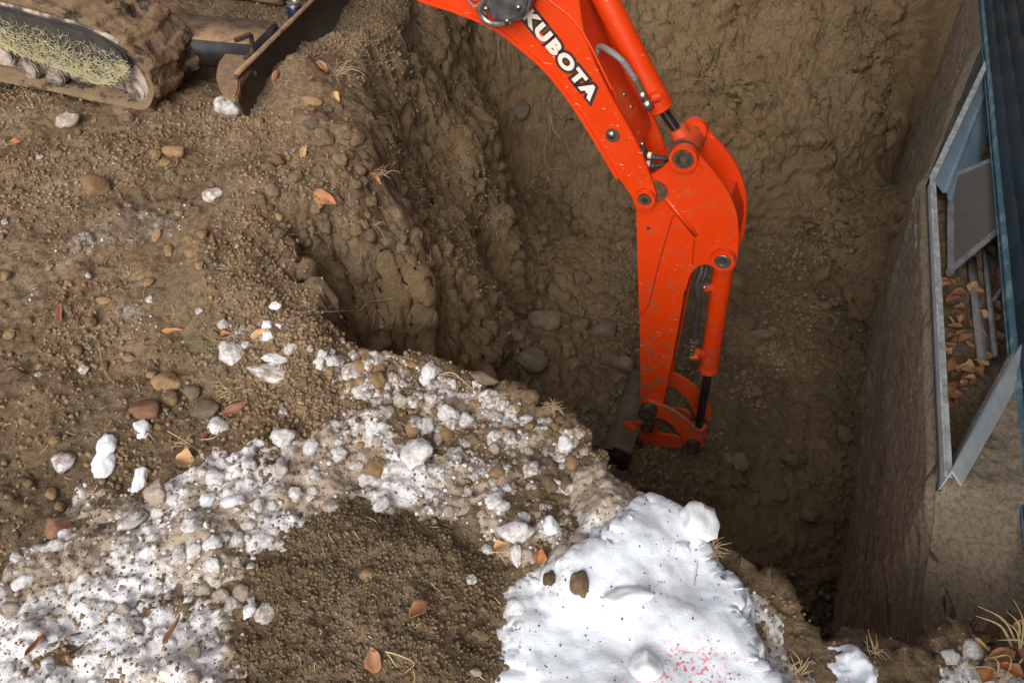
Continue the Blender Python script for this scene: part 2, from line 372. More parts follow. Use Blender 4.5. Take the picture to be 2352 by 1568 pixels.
M['rimtrim'] = simple('worn_pale_rim', (.60, .64, .64), (.30, .27, .22), .6, .05, 25, .002)
M['alu'] = simple('aluminium_frame', (.30, .31, .32), (.17, .16, .15), .6, .05, 20, 0)
M['vinyl'] = simple('grey_window_frame', (.25, .25, .25), (.17, .15, .13), .6, 0, 20, .001)
m, t, b = mat('dusty_screen', rough=.8); co = geo(t)
c = mix(t, noise(t, co, 8, 5, .7), (.10, .088, .075), (.15, .13, .11)); t.links.new(c, b.inputs['Base Color']); bump(t, b, [(noise(t, co, 600, 1), .001, .4)]); M['screen'] = m
m, t, b = mat('window_glass', (.05, .055, .06), .12); M['glass'] = m
M['can_blue'] = simple('blue_can_paint', (.02, .03, .09), (.05, .05, .10), .3, .5, 30, 0)
# ---------------------------------------------------------------- ground with the pit
HU = Vector((.3815, .9244, 0)).normalized(); HO = Vector((-HU.y, HU.x, 0))      # along the house / out of the house
H0 = atz(2350, 1200, 0.0); H0.z = 0
RIM = [(-.50, 3.75, .8), (-.52, 3.3, .85), (-.62, 2.9, .95), (-.60, 2.6, .9), (-.44, 2.35, .62), (-.50, 2.12, .6), (-.72, 1.95, .75), (-.74, 1.76, .62),
       (-.45, 1.56, .3), (-.20, 1.45, .15), (.12, 1.30, .1), (.27, 1.2, .1), (.35, 1.05, .1), (.50, .87, .12), (.60, .745, .16), (.67, .68, .16), (.74, .665, .16), (.84, .655, .16), (.98, .665, .15), (1.22, .67, .12),
       (1.66, .85, .05), (3.16, 4.5, .1), (2.9, 5.0, 1.5), (1.7, 4.75, 1.55), (.9, 4.65, 1.5), (.2, 4.45, 1.0), (-.3, 4.2, .6)]
RP = [(a, b_) for a, b_, _ in RIM]
SOILPATCH = [atz(*p)[:2] for p in ((540, 1568), (535, 1490), (560, 1400), (600, 1300), (650, 1230), (720, 1180), (800, 1150), (900, 1165), (980, 1195), (1060, 1235), (1110, 1280), (1160, 1310), (1150, 1380), (1140, 1470), (1160, 1568), (1170, 1900), (400, 1900))]
def ztop(x, y):
    z = .26 * sstep(1.2, 3.0, y + .25 * np.clip(-x, 0, 2)) * sstep(.3, -.7, x) + .10 * sstep(3.5, 4.6, y)
    return z
def atg(px, py):
    z = 0.0
    for _ in range(12): q = atz(px, py, z); z = .6 * z + .4 * float(ztop(np.array(q.x), np.array(q.y)))
    return atz(px, py, z)
def ground_z(x, y):
    d0 = sdpoly(x, y, RP)
    dn = d0 + .07 * fbm(x, y, 0, 3.1, 4) * sstep(-.1, .05, d0 + .06) + .02 * fbm(x, y, 0, 14, 3, off=4)
    dn = dn + .07 * sstep(0, .3, d0) * (np.abs(perlin(x * 3.0 + y * 1.1, y * 1.2, 0 * x)) * 2 - .5) * sstep(1.4, .6, x)
    dn = dn + .34 * np.exp(-((x - .10) ** 2 / .04 + (y - 4.1) ** 2 / .07)) * sstep(-.02, .1, d0)
    num = 0; den = 0
    for a, b_, wv in RIM:
        q = 1 / ((x - a) ** 2 + (y - b_) ** 2 + .01) ** 2; num = num + q * wv; den = den + q
    wd = num / den
    tt = np.clip(dn / wd, 0, 1)
    zf = -1.32 - .22 * sstep(2.6, 1.0, y) + .05 * fbm(x, y, 0, 2.3, 4, off=8) + .24 * np.exp(-((x - .12) ** 2 + (y - 2.55) ** 2) / .16) + .12 * sstep(2.6, 3.6, y)
    ex_ = 1.4 + .7 * sstep(.1, .7, x) * sstep(2.2, 3.0, y); f = 1 - (1 - tt) ** ex_; f = f * (1 - .15 * np.sin(tt * math.pi * 2) * .5)
    zt = ztop(x, y)
    z = zt + (zf - zt) * f
    # top relief
    out = sstep(.02, -.08, d0)
    z = z + out * (.035 * fbm(x, y, 0, 1.6, 3, off=3) + .03 * fbm(x, y, 0, 5, 3, off=6))
    sp = sdpoly(x, y, SOILPATCH); z = z + .035 * sstep(-.02, .12, sp) * out
    # loose berm along the left crest
    z = z + .11 * np.exp(-((d0 + .15) / .15) ** 2) * (1 + .5 * perlin(x * 6, y * 6, 0 * x)) * sstep(1.2, 1.8, y) * sstep(3.4, 2.6, y) * sstep(.2, -.3, x)
    return z, d0, tt, sp
def axis(a, b_, st, far):
    core = list(np.arange(a, b_, st)); lo = []; hi = []; s = st; v = a
    while v > -far: s *= 1.35; v -= s; lo.append(v)
    s = st; v = core[-1]
    while v < far: s *= 1.35; v += s; hi.append(v)
    return np.array(lo[::-1] + core + hi)
def gridmesh(name, X, Y, Z, mat_, attrs=None, keep=None, kind='structure'):
    ny, nx = X.shape; co = np.stack([X, Y, Z], -1).reshape(-1, 3)
    idx = np.arange(ny * nx).reshape(ny, nx)
    q = np.stack([idx[:-1, :-1], idx[:-1, 1:], idx[1:, 1:], idx[1:, :-1]], -1).reshape(-1, 4)
    if keep is not None:
        kf = keep.reshape(-1)[q].all(1); q = q[kf]; used = np.unique(q); rm = np.full(ny * nx, -1); rm[used] = np.arange(len(used)); co = co[used]; q = rm[q]
        if attrs: attrs = {k: v.reshape(-1)[used] for k, v in attrs.items()}
    me = bpy.data.meshes.new(name); me.vertices.add(len(co)); me.vertices.foreach_set('co', co.ravel())
    me.loops.add(q.size); me.loops.foreach_set('vertex_index', q.ravel().astype(np.int32))
    me.polygons.add(len(q)); me.polygons.foreach_set('loop_start', np.arange(0, q.size, 4, dtype=np.int32)); me.polygons.foreach_set('loop_total', np.full(len(q), 4, dtype=np.int32))
    me.update(calc_edges=True)
    for k, v in (attrs or {}).items():
        a = me.attributes.new(k, 'FLOAT', 'POINT'); a.data.foreach_set('value', np.asarray(v, np.float32).ravel())
    o = link(name, me, mat_); o['kind'] = kind; return o, co, q
ax_ = axis(-2.4, 2.45, .0075, 60); ay_ = axis(.42, 4.75, .0075, 60)
X, Y = np.meshgrid(ax_, ay_); Z, D0, TT, SPD = ground_z(X, Y)
gx = np.gradient(Z, axis=1) / np.gradient(X, axis=1); gy = np.gradient(Z, axis=0) / np.gradient(Y, axis=0)
nrm = np.stack([-gx, -gy, np.ones_like(Z)], -1); nrm /= np.linalg.norm(nrm, axis=-1)[..., None]
steep = sstep(.25, .8, np.sqrt(gx ** 2 + gy ** 2)) * sstep(-.03, .05, D0)
flo = sstep(.85, 1.0, TT)
top = 1 - np.clip(steep + flo, 0, 1)
core = (X > -2.6) & (X < 2.6) & (Y > .2) & (Y < 5)
disp = np.zeros_like(Z)
x_, y_, z_ = X[core], Y[core], Z[core]
w1 = worley(x_, y_, z_, 9, seed=1); w2 = worley(x_, y_, z_, 24, seed=2); w3 = worley(x_, y_, z_, 55, seed=3)
warp = .04 * fbm(x_, y_, z_, 6, 3, off=30)
lay = z_ * 9 + 1.2 * fbm(x_, y_, z_, 2.2, 3, off=44); ter = np.abs((lay % 1) - .5) * 2
cm = sstep(-.1, .25, fbm(x_, y_, z_, 3.1, 2, off=71))
farw = sstep(.2, .7, x_) * sstep(2.4, 3.0, y_)
wl = (.024 - .004 * farw) * ridged(x_ * (1 - .4 * farw) + warp, y_ + warp, z_ * (.9 + .5 * farw), 3.6, 5, .52) + (.024 + .014 * farw) * ter * sstep(-.1, .3, perlin(x_ * 2.3, y_ * 2.3, z_ * 2)) + .010 * (.6 - w2) * cm * (1 - farw) + .019 * fbm(x_, y_, z_, 20, 5, .62) + .05 * fbm(x_, y_, z_, 2.2, 2, off=12) + .006 * (.6 - w1) * cm * (1 - farw)
fl = .05 * np.clip(.55 - w1, 0, 1) * sstep(-.3, .3, perlin(x_ * 3, y_ * 3, 0 * x_)) + .02 * np.clip(.6 - w2, 0, 1) + .012 * fbm(x_, y_, z_, 20, 4, .6)
cl = sstep(-.25, .35, fbm(x_, y_, z_, 2.5, 3, off=50))
tp = .006 * fbm(x_, y_, z_, 9, 3) + cl * (.016 * np.clip(.62 - w2, 0, 1) + .008 * np.clip(.6 - w3, 0, 1)) + .006 * np.clip(.6 - w3, 0, 1) + .0065 * fbm(x_, y_, z_, 34, 4, .65) + .003 * fbm(x_, y_, z_, 90, 2, .7)
disp[core] = steep[core] * wl + flo[core] * (1 - steep[core]) * fl * 1.5 + top[core] * tp
P3 = np.stack([X, Y, Z], -1) + nrm * disp[..., None]
def fieldpx(polys, soft):
    """soft membership of polygons given in picture pixels at ground level"""
    o = np.zeros_like(X)
    for pl, amp in polys:
        s = sdpoly(X, Y, [atg(*p)[:2] for p in pl]); o = np.maximum(o, amp * sstep(-soft, soft, s))
    return o
frost = fieldpx([(((200, 500), (300, 470), (430, 470), (420, 560), (300, 570), (180, 620), (100, 700), (60, 680)), .7),
                 (((170, 780), (260, 700), (360, 690), (360, 760), (230, 800), (180, 880)), .72),
                 (((470, 800), (560, 770), (700, 780), (690, 840), (520, 850)), .95),
                 (((640, 880), (860, 820), (1010, 850), (1280, 950), (1480, 1150), (1300, 1200), (1100, 1060), (900, 1000), (700, 1000)), .55),
                 (((0, 500), (20, 500), (20, 600), (0, 600)), .5), (((250, 930), (520, 900), (620, 990), (400, 1040), (280, 1020)), .35),
                 (((100, 1200), (400, 1050), (700, 1000), (900, 980), (1150, 1000), (1300, 1250), (1200, 1330), (980, 1200), (700, 1200), (560, 1400), (530, 1568), (0, 1568), (0, 1300)), .5)], .08)
frost = np.maximum(frost * .9, 0) * (1 - sstep(-.03, .01, SPD))
DKL = fieldpx([(((-100, 560), (120, 640), (260, 820), (280, 1020), (200, 1180), (-100, 1330)), .32)], .12)
hum = np.exp(-((X - .22) ** 2 / .035 + (Y - 3.85) ** 2 / .10)) * sstep(0, .1, D0)
dark = np.clip(.14 - .25 * steep + DKL + .95 * hum + .5 * sstep(-.6, -1.2, Z) * sstep(-.35, .3, fbm(X, Y, 0 * X, 1.5, 3, off=19) + .45) + .5 * sstep(0, .03, SPD) + .55 * fbm(X, Y, Z, 1.3, 2, off=77)  - .25 * sstep(1.3, 1.7, Y) * sstep(.05, -.05, D0), 0, 1)  # Z term paints the deep pit's shade into the soil colour
ground, gco, gq = gridmesh('ground', P3[..., 0], P3[..., 1], P3[..., 2], M['soil'], {'frost': frost, 'dark': dark, 'clay_bounce': sstep(.0, .12, D0) * (.65 + .35 * sstep(-.2, .3, fbm(X, Y, Z, 1.2, 2, off=23)))})  # yellower clay subsoil, also painting the pit's warm bounce light into the colour
# height lookup of the finished core for snow
def bil(xq, yq, A=P3[..., 2]):
    i = np.clip(np.searchsorted(ax_, xq) - 1, 0, len(ax_) - 2); j = np.clip(np.searchsorted(ay_, yq) - 1, 0, len(ay_) - 2)
    u = (xq - ax_[i]) / (ax_[i + 1] - ax_[i]); v = (yq - ay_[j]) / (ay_[j + 1] - ay_[j])
    return (A[j, i] * (1 - u) + A[j, i + 1] * u) * (1 - v) + (A[j + 1, i] * (1 - u) + A[j + 1, i + 1] * u) * v
# ---------------------------------------------------------------- snow
def snow_sheet(name, poly, thick, edge, clump, dirtf, mat_, st=.006, jag=.05, pinkf=None, lo=0.0, seed=0.0, z0=0.0):
    P = [atz(px, py, z0)[:2] for px, py in poly]; xs = [p[0] for p in P]; ys = [p[1] for p in P]
    xx, yy = np.meshgrid(np.arange(min(xs) - .08, max(xs) + .08, st), np.arange(max(min(ys) - .08, .3), max(ys) + .08, st))
    s = sdpoly(xx, yy, P) + jag * fbm(xx, yy, 0, 7, 4, .6, off=seed) + .3 * jag * fbm(xx, yy, 0, 40, 3, .6, off=seed)
    wk1 = worley(xx, yy, 0 * xx, 11, seed=21 + int(seed)); wk2 = worley(xx + .02 * perlin(xx * 20, yy * 20, 0), yy, 0 * xx, 27, seed=22); wk3 = worley(xx, yy, 0 * xx, 60, seed=23)
    lump = .5 * np.clip(.75 - wk1, 0, 1) + .35 * np.clip(.75 - wk2, 0, 1) + .2 * np.clip(.7 - wk3, 0, 1)
    T = (thick(xx, yy) if callable(thick) else thick) * sstep(0, edge, s) - .012 * sstep(0, -.03, s) + np.minimum(s, 0) * .4
    T = T + clump * (lump - .25) * sstep(-.02, .03, s) + lo * fbm(xx, yy, 0, 6, 4, .6, off=seed + 2) * sstep(-.02, .05, s)
    gz = bil(xx, yy)
    # smooth base: blurred ground so that the snow does not copy every crumb
    sm = gz.copy()
    for _ in range(10):
        sm[1:-1, 1:-1] = (sm[:-2, 1:-1] + sm[2:, 1:-1] + sm[1:-1, :-2] + sm[1:-1, 2:]) / 4
    kk = sstep(0, .03, T); zz = np.where(T > 0, gz * (1 - kk) + sm * kk, gz) + T
    keep = T > -.012
    dirt = dirtf(xx, yy, s, T); pk = pinkf(xx, yy) if pinkf else 0 * xx
    nx_ = np.gradient(zz, axis=1) / st; ny_ = np.gradient(zz, axis=0) / st
    over = .02 * sstep(.4, 1.5, np.hypot(nx_, ny_)) * (.0 if not callable(thick) else 1.0) * np.ones_like(zz)
    l = np.hypot(nx_, ny_) + 1e-6
    o, co, q = gridmesh(name, xx - nx_ / l * over, yy - ny_ / l * over, zz, mat_, {'dirt': dirt, 'pink': pk}, keep, 'stuff')
    return o, co, q
# clean bank of snow at the lower right
NB = [(1150, 1600), (1142, 1500), (1150, 1410), (1165, 1340), (1230, 1310), (1290, 1285), (1345, 1245), (1400, 1215), (1440, 1170), (1490, 1150), (1560, 1165), (1630, 1180),
      (1618, 1250), (1615, 1285), (1650, 1330), (1690, 1370), (1702, 1430), (1738, 1460), (1760, 1530), (1800, 1600), (1820, 1700), (1150, 1700)]
nbx = atz(1150, 1450).x
def th_nb(x, y): return .012 + .050 * sstep(nbx, nbx + .32, x)
def dirt_nb(x, y, s, T):
    tx = [atz(*p)[:2] for p in ((1310, 1160), (1330, 1060), (1380, 1040), (1480, 1140), (1490, 1200), (1400, 1260), (1320, 1300), (1290, 1260))]
    lx = [atz(*p)[:2] for p in ((1150, 1600), (1140, 1330), (1300, 1260), (1340, 1330), (1300, 1420), (1230, 1420), (1220, 1600))]
    return .72 * sstep(-.05, .08, sdpoly(x, y, tx)) + .44 * sstep(-.08, .06, sdpoly(x, y, lx)) + .22 * sstep(.035, 0, s) + .05
def pink_nb(x, y):
    p = atz(1560, 1560); return .9 * np.exp(-(((x - p.x) / .10) ** 2 + ((y - p.y) / .05) ** 2)) 
s1, s1c, s1q = snow_sheet('snow', NB, th_nb, .04, .003, dirt_nb, M['snow'], .005, .035, pink_nb, .009, 1)
tag(s1, 'bank of clean white snow sprinkled with soil grains at the lip of the pit, lower right of the middle', 'snow')
s7, s7c, s7q = snow_sheet('frozen_mound', [(1300, 1200), (1310, 1130), (1325, 1080), (1375, 1045), (1430, 1080), (1480, 1135), (1530, 1170), (1490, 1230), (1400, 1260), (1330, 1300), (1270, 1290)], .06, .08, .055, lambda x, y, s, T: .66 + .55 * fbm(x, y, 0, 6, 3, .6, off=13), M['snow_dirty'], .005, .02, None, .02, 7)
tag(s7, 'tan frozen mound with white patches at the top left end of the clean white bank', 'frozen soil')
# clumpy dirty snow, lower left and along the lip
DB = [(0, 1300), (40, 1250), (120, 1230), (180, 1130), (300, 1110), (400, 1070), (470, 1050), (600, 1020), (700, 985), (800, 950), (900, 985), (930, 1000), (1010, 1005), (1100, 1030), (1180, 1050), (1200, 1120), (1190, 1190), (1260, 1200),
      (1300, 1190), (1290, 1260), (1200, 1290), (1140, 1290), (1080, 1235), (1000, 1195), (930, 1160), (830, 1145), (750, 1165), (690, 1200), (640, 1260), (600, 1310), (565, 1370), (550, 1450), (525, 1500), (570, 1640), (-50, 1700), (-150, 1500)]
def dirt_db(x, y, s, T):
    return .62 + .55 * fbm(x, y, 0, 4.2, 4, .6, off=61) + .15 * sstep(.06, 0, s) - 2.2 * np.clip(T - .015, -.02, .04) - .2 * sstep(.1, .3, s)
def pink_db(x, y):
    p = atz(480, 1480); return .35 * np.exp(-(((x - p.x) / .05) ** 2 + ((y - p.y) / .05) ** 2))
s2, s2c, s2q = snow_sheet('snow', DB, .014, .06, .062, dirt_db, M['snow_dirty'], .005, .055, pink_db, .018, 2)
tag(s2, 'clumpy dirty snow and ice mixed with soil around the dark soil patch, lower left', 'snow')
# crust of frosted earth along the lip left of the clean bank
CR = [(760, 860), (860, 800), (930, 830), (1000, 850), (1020, 880), (1090, 900), (1180, 940), (1260, 970), (1320, 1000), (1320, 1060), (1200, 1040), (1080, 1010), (960, 990), (900, 940), (800, 920)]
def dirt_cr(x, y, s, T): return .64 + .35 * fbm(x, y, 0, 7, 3, .6, off=91)
s3, s3c, s3q = snow_sheet('snow_crust', CR, .006, .04, .065, dirt_cr, M['snow_dirty'], .005, .05, None, .02, 3)
tag(s3, 'crumbly tan and white frozen crust along the lip of the pit above the clumpy snow', 'snow crust')
def dirt_lo(x, y, s, T): return .5 + .3 * fbm(x, y, 0, 9, 3, .6, off=31)
s4, s4c, s4q = snow_sheet('snow', [(1705, 1350), (1745, 1370), (1790, 1430), (1800, 1500), (1870, 1560), (1900, 1620), (1810, 1640), (1770, 1540), (1745, 1455), (1705, 1400)], .012, .03, .03, dirt_lo, M['snow_dirty'], .005, .03, None, .01, 4)
tag(s4, 'thin grey strip of old snow on the soil below the edge of the clean bank', 'snow')
s5, s5c, s5q = snow_sheet('snow', [(1915, 1500), (1935, 1480), (1960, 1478), (1990, 1500), (2020, 1560), (2050, 1620), (1940, 1640)], .035, .03, .05, lambda x, y, s, T: .15 + .3 * sstep(.02, 0, s), M['snow'], .005, .035, None, .015, 5)
tag(s5, 'small bright wedge of snow at the bottom edge of the photo, right of the pit mouth', 'snow')
s6, s6c, s6q = snow_sheet('snow', [(2150, 1600), (2160, 1530), (2200, 1490), (2260, 1490), (2300, 1520), (2330, 1600)], .012, .03, .045, dirt_lo, M['snow_dirty'], .005, .03, None, .01, 6)
tag(s6, 'crumbled patch of snow under the fallen leaves in the bottom right corner', 'snow')
# ---------------------------------------------------------------- house, caked foundation, window well
def HP(s, o, z=0.0): p = H0 + HU * s + HO * o; return Vector((p.x, p.y, z))
def so_of(px, py, z=0.0):
    p = atz(px, py, z); v = Vector((p.x, p.y, 0)) - H0; return v.dot(HU), v.dot(HO)
sA, oA = so_of(2262, 108); sB, oB = so_of(2127, 425); sC, oC = so_of(2155, 1110); sD, oD = so_of(2338, 775)
print('well A', sA, oA, 'B', sB, oB, 'C', sC, oC, 'D', sD, oD)
sE, oE = so_of(2247, 0); print('siding far', sE, oE, 'bottom face', so_of(1960, 900, -1.35), so_of(1955, 1300, -1.5))
# foundation face: object-space x along the house, y out, z up
face_s = np.arange(-1.1, 4.6, .008); zz_ = np.concatenate([np.arange(0, 1.75, .009)])
def otop(s):
    o = np.interp(s, [-1.5, -.5, sC - .25, sC, sB, sA, 5], [.02, .03, .07, oC, oB, .012, .012]); return o
FS, FZ = np.meshgrid(face_s, -zz_)
ot = otop(FS); ob = np.interp(FS, [-1.1, .4, 1.6, 3.5], [.07, .05, .03, .02])
tz = np.clip(-FZ / 1.5, 0, 1); O = ot + (ob - ot) * tz ** .8
inc = sstep(.0, .12, -FZ)
O = O + .02 * sstep(sC - .1, sC, FS) * sstep(sB + .25, sB, FS) * sstep(.01, .05, -FZ) * sstep(.9, .6, -FZ) + sstep(sB, sB + .1, FS) * sstep(sA + .1, sA, FS) * .03 * sstep(.01, .08, -FZ) + inc * (.006 * fbm(FS, FZ, 0, 9, 5, .65, off=3) + .010 * fbm(FS, FZ, 0, 1.7, 3, off=9) + 0.004 * fbm(FS, FZ, 0, 26, 4, .6)) - .0
def dipz(s): return -.36 * sstep(sC + .03, sC - .22, s) + .015 * perlin(s * 3, 0 * s, 0 * s) * sstep(sC, sC - .1, s)
Zf = FZ + dipz(FS) * (1 - tz)
# rotate into local frame with origin at H0
ROT = Matrix(((HU.x, HO.x, 0), (HU.y, HO.y, 0), (0, 0, 1)))
house = empty('house', HP(1.2, -.1, 0), 'house with dark blue lap siding above an earth-caked foundation right of the pit', 'house')
def tohouse(name, me, mat_, parent=None, smooth=True):
    o = link(name, me, mat_, None, smooth); o.parent = parent or house
    mw = Matrix.Translation(H0) @ ROT.to_4x4()
    o.matrix_parent_inverse = Matrix.Translation(-Vector(house.location)) if (parent is None or parent is house) else Matrix()
    o.matrix_basis = mw if (parent is None or parent is house) else Matrix()
    return o
fo, fco, fq = gridmesh('foundation', FS, O, Zf, None); del fo['kind']; fo.data.materials.clear(); fo.data.materials.append(M['face'])
fo.parent = house; fo.matrix_parent_inverse = Matrix.Translation(-Vector(house.location)); fo.matrix_basis = Matrix.Translation(H0) @ ROT.to_4x4()
fo['label'] = 'tall earth-caked foundation face with dark diagonal scrape marks'
# ledge of soil between foundation edge, well and siding
ls = np.arange(-1.1, 4.6, .008); lo_ = np.linspace(0, 1, 60); LS, LT = np.meshgrid(ls, lo_); LO = -.14 + LT * (otop(LS) + .142)
LZ = dipz(LS) * LT ** 1.15 + .012 * fbm(LS, LO, 0, 14, 4, .6) * (LT < .97) + (.02 + .04 * sstep(.1, -.05, LO)) * (1 - LT ** 8)
inside_well = sdpoly(LS, LO, [(sC, oC), (sD, -.02), (sD + .02, -.3), (sA - .02, -.3), (sA, .0), (sB, oB)])
kp = inside_well < -.004
lg, lco, lq = gridmesh('soil_ledge', LS, LO, LZ, M['face'], {'dark': .12 + 0 * LS}, kp)
lg.location = H0; lg.rotation_mode = 'QUATERNION'; lg.rotation_quaternion = ROT.to_quaternion(); lg['kind'] = 'structure'
def hb(mb, s0, s1, o0, o1, z0, z1):
    return mb.add([(s, o, z) for z in (z0, z1) for o in (o0, o1) for s in (s0, s1)], [(0, 2, 3, 1), (4, 5, 7, 6), (0, 1, 5, 4), (2, 6, 7, 3), (0, 4, 6, 2), (1, 3, 7, 5)])
def hbuild(mb, name, mat_, parent=None, bevel=0, smooth=True):
    me = bpy.data.meshes.new(name); me.from_pydata(mb.v, [], mb.f); bm = bmesh.new(); bm.from_mesh(me); bmesh.ops.recalc_face_normals(bm, faces=bm.faces)
    if bevel: bmesh.ops.bevel(bm, geom=[e for e in bm.edges if len(e.link_faces) == 2 and e.calc_face_angle(0) > .6], offset=bevel, segments=2, affect='EDGES', clamp_overlap=True)
    for e in bm.edges:
        if len(e.link_faces) == 2 and e.calc_face_angle(0) > R(38): e.smooth = False
    bm.to_mesh(me); bm.free(); return tohouse(name, me, mat_, parent, smooth)
# siding: lapped shingle courses
sid = MB(); CS = .092; rr = random.Random(3)
for k in range(30):
    z0 = .05 + k * CS; s = -1.6 - rr.random() * .2
    while s < 6.5:
        wd = rr.uniform(.28, .42); t0 = rr.uniform(0, .002)
        o0 = .004 + t0; o1 = -.014 + t0; g = .0045
        v = [(s + g, -.03, z0), (s + wd - g, -.03, z0), (s + wd - g, o0, z0 - .0), (s + g, o0, z0), (s + g, -.03, z0 + CS + .012), (s + wd - g, -.03, z0 + CS + .012), (s + wd - g, o1, z0 + CS + .012), (s + g, o1, z0 + CS + .012)]
        sid.add(v, [(0, 1, 2, 3), (4, 7, 6, 5), (0, 4, 5, 1), (3, 2, 6, 7), (0, 3, 7, 4), (1, 5, 6, 2)]); s += wd
hb(sid, -1.6, 6.5, -.06, -.0305, .03, 2.85)
hbuild(sid, 'siding', M['siding'], None)
tr = MB(); hb(tr, -1.6, 6.5, -.028, .012, .018, .062); hb(tr, -1.6, 6.5, .0125, .017, .022, .034); hbuild(tr, 'bottom_trim', M['flash'], None, .003)
fw = MB(); hb(fw, -1.6, sD + .02, -.30, -.11, -1.4, .02); hb(fw, sA - .02, 6.5, -.30, -.11, -1.4, .02); hb(fw, sD + .02, sA - .02, -.30, -.11, -1.4, -.52); hb(fw, sD + .02, sD + .30, -.30, -.11, -.52, .02); hb(fw, 2.2, sA - .02, -.30, -.11, -.52, .02)
hb(fw, -1.6, 6.5, -.30, -.061, .021, .05)
hbuild(fw, 'wall', M['rimtrim'], None)
# basement window in the well
w0, w1 = sD + .30, 2.2
wn = MB()
for a in ((w0, w1, -.20, -.105, -.52, -.47), (w0, w1, -.20, -.105, -.05, .015), (w0, w0 + .045, -.20, -.105, -.4695, -.0505), (w1 - .045, w1, -.20, -.105, -.4695, -.0505), ((w0 + w1) / 2 - .025, (w0 + w1) / 2 + .025, -.19, -.10, -.4695, -.0505)): hb(wn, *a)
wo_ = hbuild(wn, 'window', M['vinyl'], None, .004); pn = MB(); hb(pn, w0 + .046, w1 - .046, -.17, -.165, -.469, -.051); hbuild(pn, 'pane', M['glass'], wo_)
# window well: corrugated metal sheet with a rim
well = empty('window_well', HP((sC + sB) / 2, .1, -.6), 'galvanised metal window well with pale rim let into the foundation beside the blue siding', 'window well')
house_keep = house
def wbuild(mb, name, mat_, bevel=0):
    me = bpy.data.meshes.new(name); me.from_pydata(mb.v, [], mb.f); bm = bmesh.new(); bm.from_mesh(me); bmesh.ops.recalc_face_normals(bm, faces=bm.faces)
    if bevel: bmesh.ops.bevel(bm, geom=[e for e in bm.edges if len(e.link_faces) == 2 and e.calc_face_angle(0) > .6], offset=bevel, segments=2, affect='EDGES', clamp_overlap=True)
    bm.to_mesh(me); bm.free(); o = link(name, me, mat_, None, False); o.parent = well; o.matrix_parent_inverse = Matrix.Translation(-Vector(well.location)); o.matrix_basis = Matrix.Translation(H0) @ ROT.to_4x4(); return o
def hquad(mb, a, b_, th, z0, z1):
    a = Vector(a); b_ = Vector(b_); d = (b_ - a).normalized(); n = Vector((-d.y, d.x)) * th / 2
    mb.add([(a - n)[:] + (z0,), (b_ - n)[:] + (z0,), (b_ + n)[:] + (z0,), (a + n)[:] + (z0,), (a - n)[:] + (z1,), (b_ - n)[:] + (z1,), (b_ + n)[:] + (z1,), (a + n)[:] + (z1,)],
           [(0, 1, 2, 3), (4, 7, 6, 5), (0, 4, 5, 1), (1, 5, 6, 2), (2, 6, 7, 3), (3, 7, 4, 0)]); return mb
pA = (sA + .04, -.06); pB = (sB, oB - .01); pC = (sC, oC - .01); pD = (sD + .06, -.06)
q = MB(); 
for k in range(12):
    f0, f1 = k / 12, (k + 1) / 12; w_ = lambda f: .012 * math.sin(f * 12)
    def pt(f, g): return (pA[0] + (pB[0] - pA[0]) * f, pA[1] + (pB[1] - pA[1]) * f - .20 * g * (.6 + .4 * f), .03 - .17 * g + (.012 if .3 < g < .4 else 0))
    gs = [0, .1, .3, .33, .37, .4, .7, 1]
    for g0, g1 in zip(gs[:-1], gs[1:]): q.add([pt(f0, g0), pt(f1, g0), pt(f1, g1), pt(f0, g1)], [(0, 1, 2, 3)])
wbuild(q, 'side_panel', M['well_in'])
q = MB(); hquad(q, pB, pC, .004, -.14, .03); wbuild(q, 'front_panel', M['well'])
q = MB(); hquad(q, pC, pD, .004, -.12, .055); wbuild(q, 'side_panel', M['well'])
q = MB(); hquad(q, pB, pC, .020, .031, .040); hquad(q, (pB[0], pB[1] + .010), (pC[0], pC[1] + .010), .006, .0405, .049); hquad(q, pA, pB, .022, .0315, .0395); wbuild(q, 'rim', M['rimtrim'], .002)
q = MB()
a = Vector(pC); b_ = Vector(pD); d = (b_ - a).normalized(); n = Vector((d.y, -d.x))
q.add([(a.x, a.y, .06), (b_.x, b_.y, .085), (b_.x + n.x * .05, b_.y + n.y * .05, .05), (a.x + n.x * .035, a.y + n.y * .035, .03),
       (a.x, a.y, .052), (b_.x, b_.y, .077), (b_.x + n.x * .05, b_.y + n.y * .05, .042), (a.x + n.x * .035, a.y + n.y * .035, .022)], [(0, 1, 2, 3), (7, 6, 5, 4), (0, 4, 5, 1), (1, 5, 6, 2), (2, 6, 7, 3), (3, 7, 4, 0)])
wbuild(q, 'flange', M['well'], .002)
for pts_, wpx, mk in ((((2233, 588), (2259, 827)), 20, 'vinyl'), (((2263, 566), (2289, 814)), 11, 'alu'), (((2283, 690), (2318, 640)), 12, 'alu'), (((2296, 560), (2312, 700)), 9, 'alu')):
    (xa, ya), (xb, yb) = pts_; P_ = [atz(xa - wpx / 2, ya, -.085), atz(xb - wpx / 2, yb, -.085), atz(xb + wpx / 2, yb, -.085), atz(xa + wpx / 2, ya, -.085)]
    o_ = MB().prism(P_, Vector((0, 0, -.02))).build('window_rail', M[mk], None, .002); o_.parent = well; o_.matrix_parent_inverse = Matrix.Translation(-Vector(well.location))
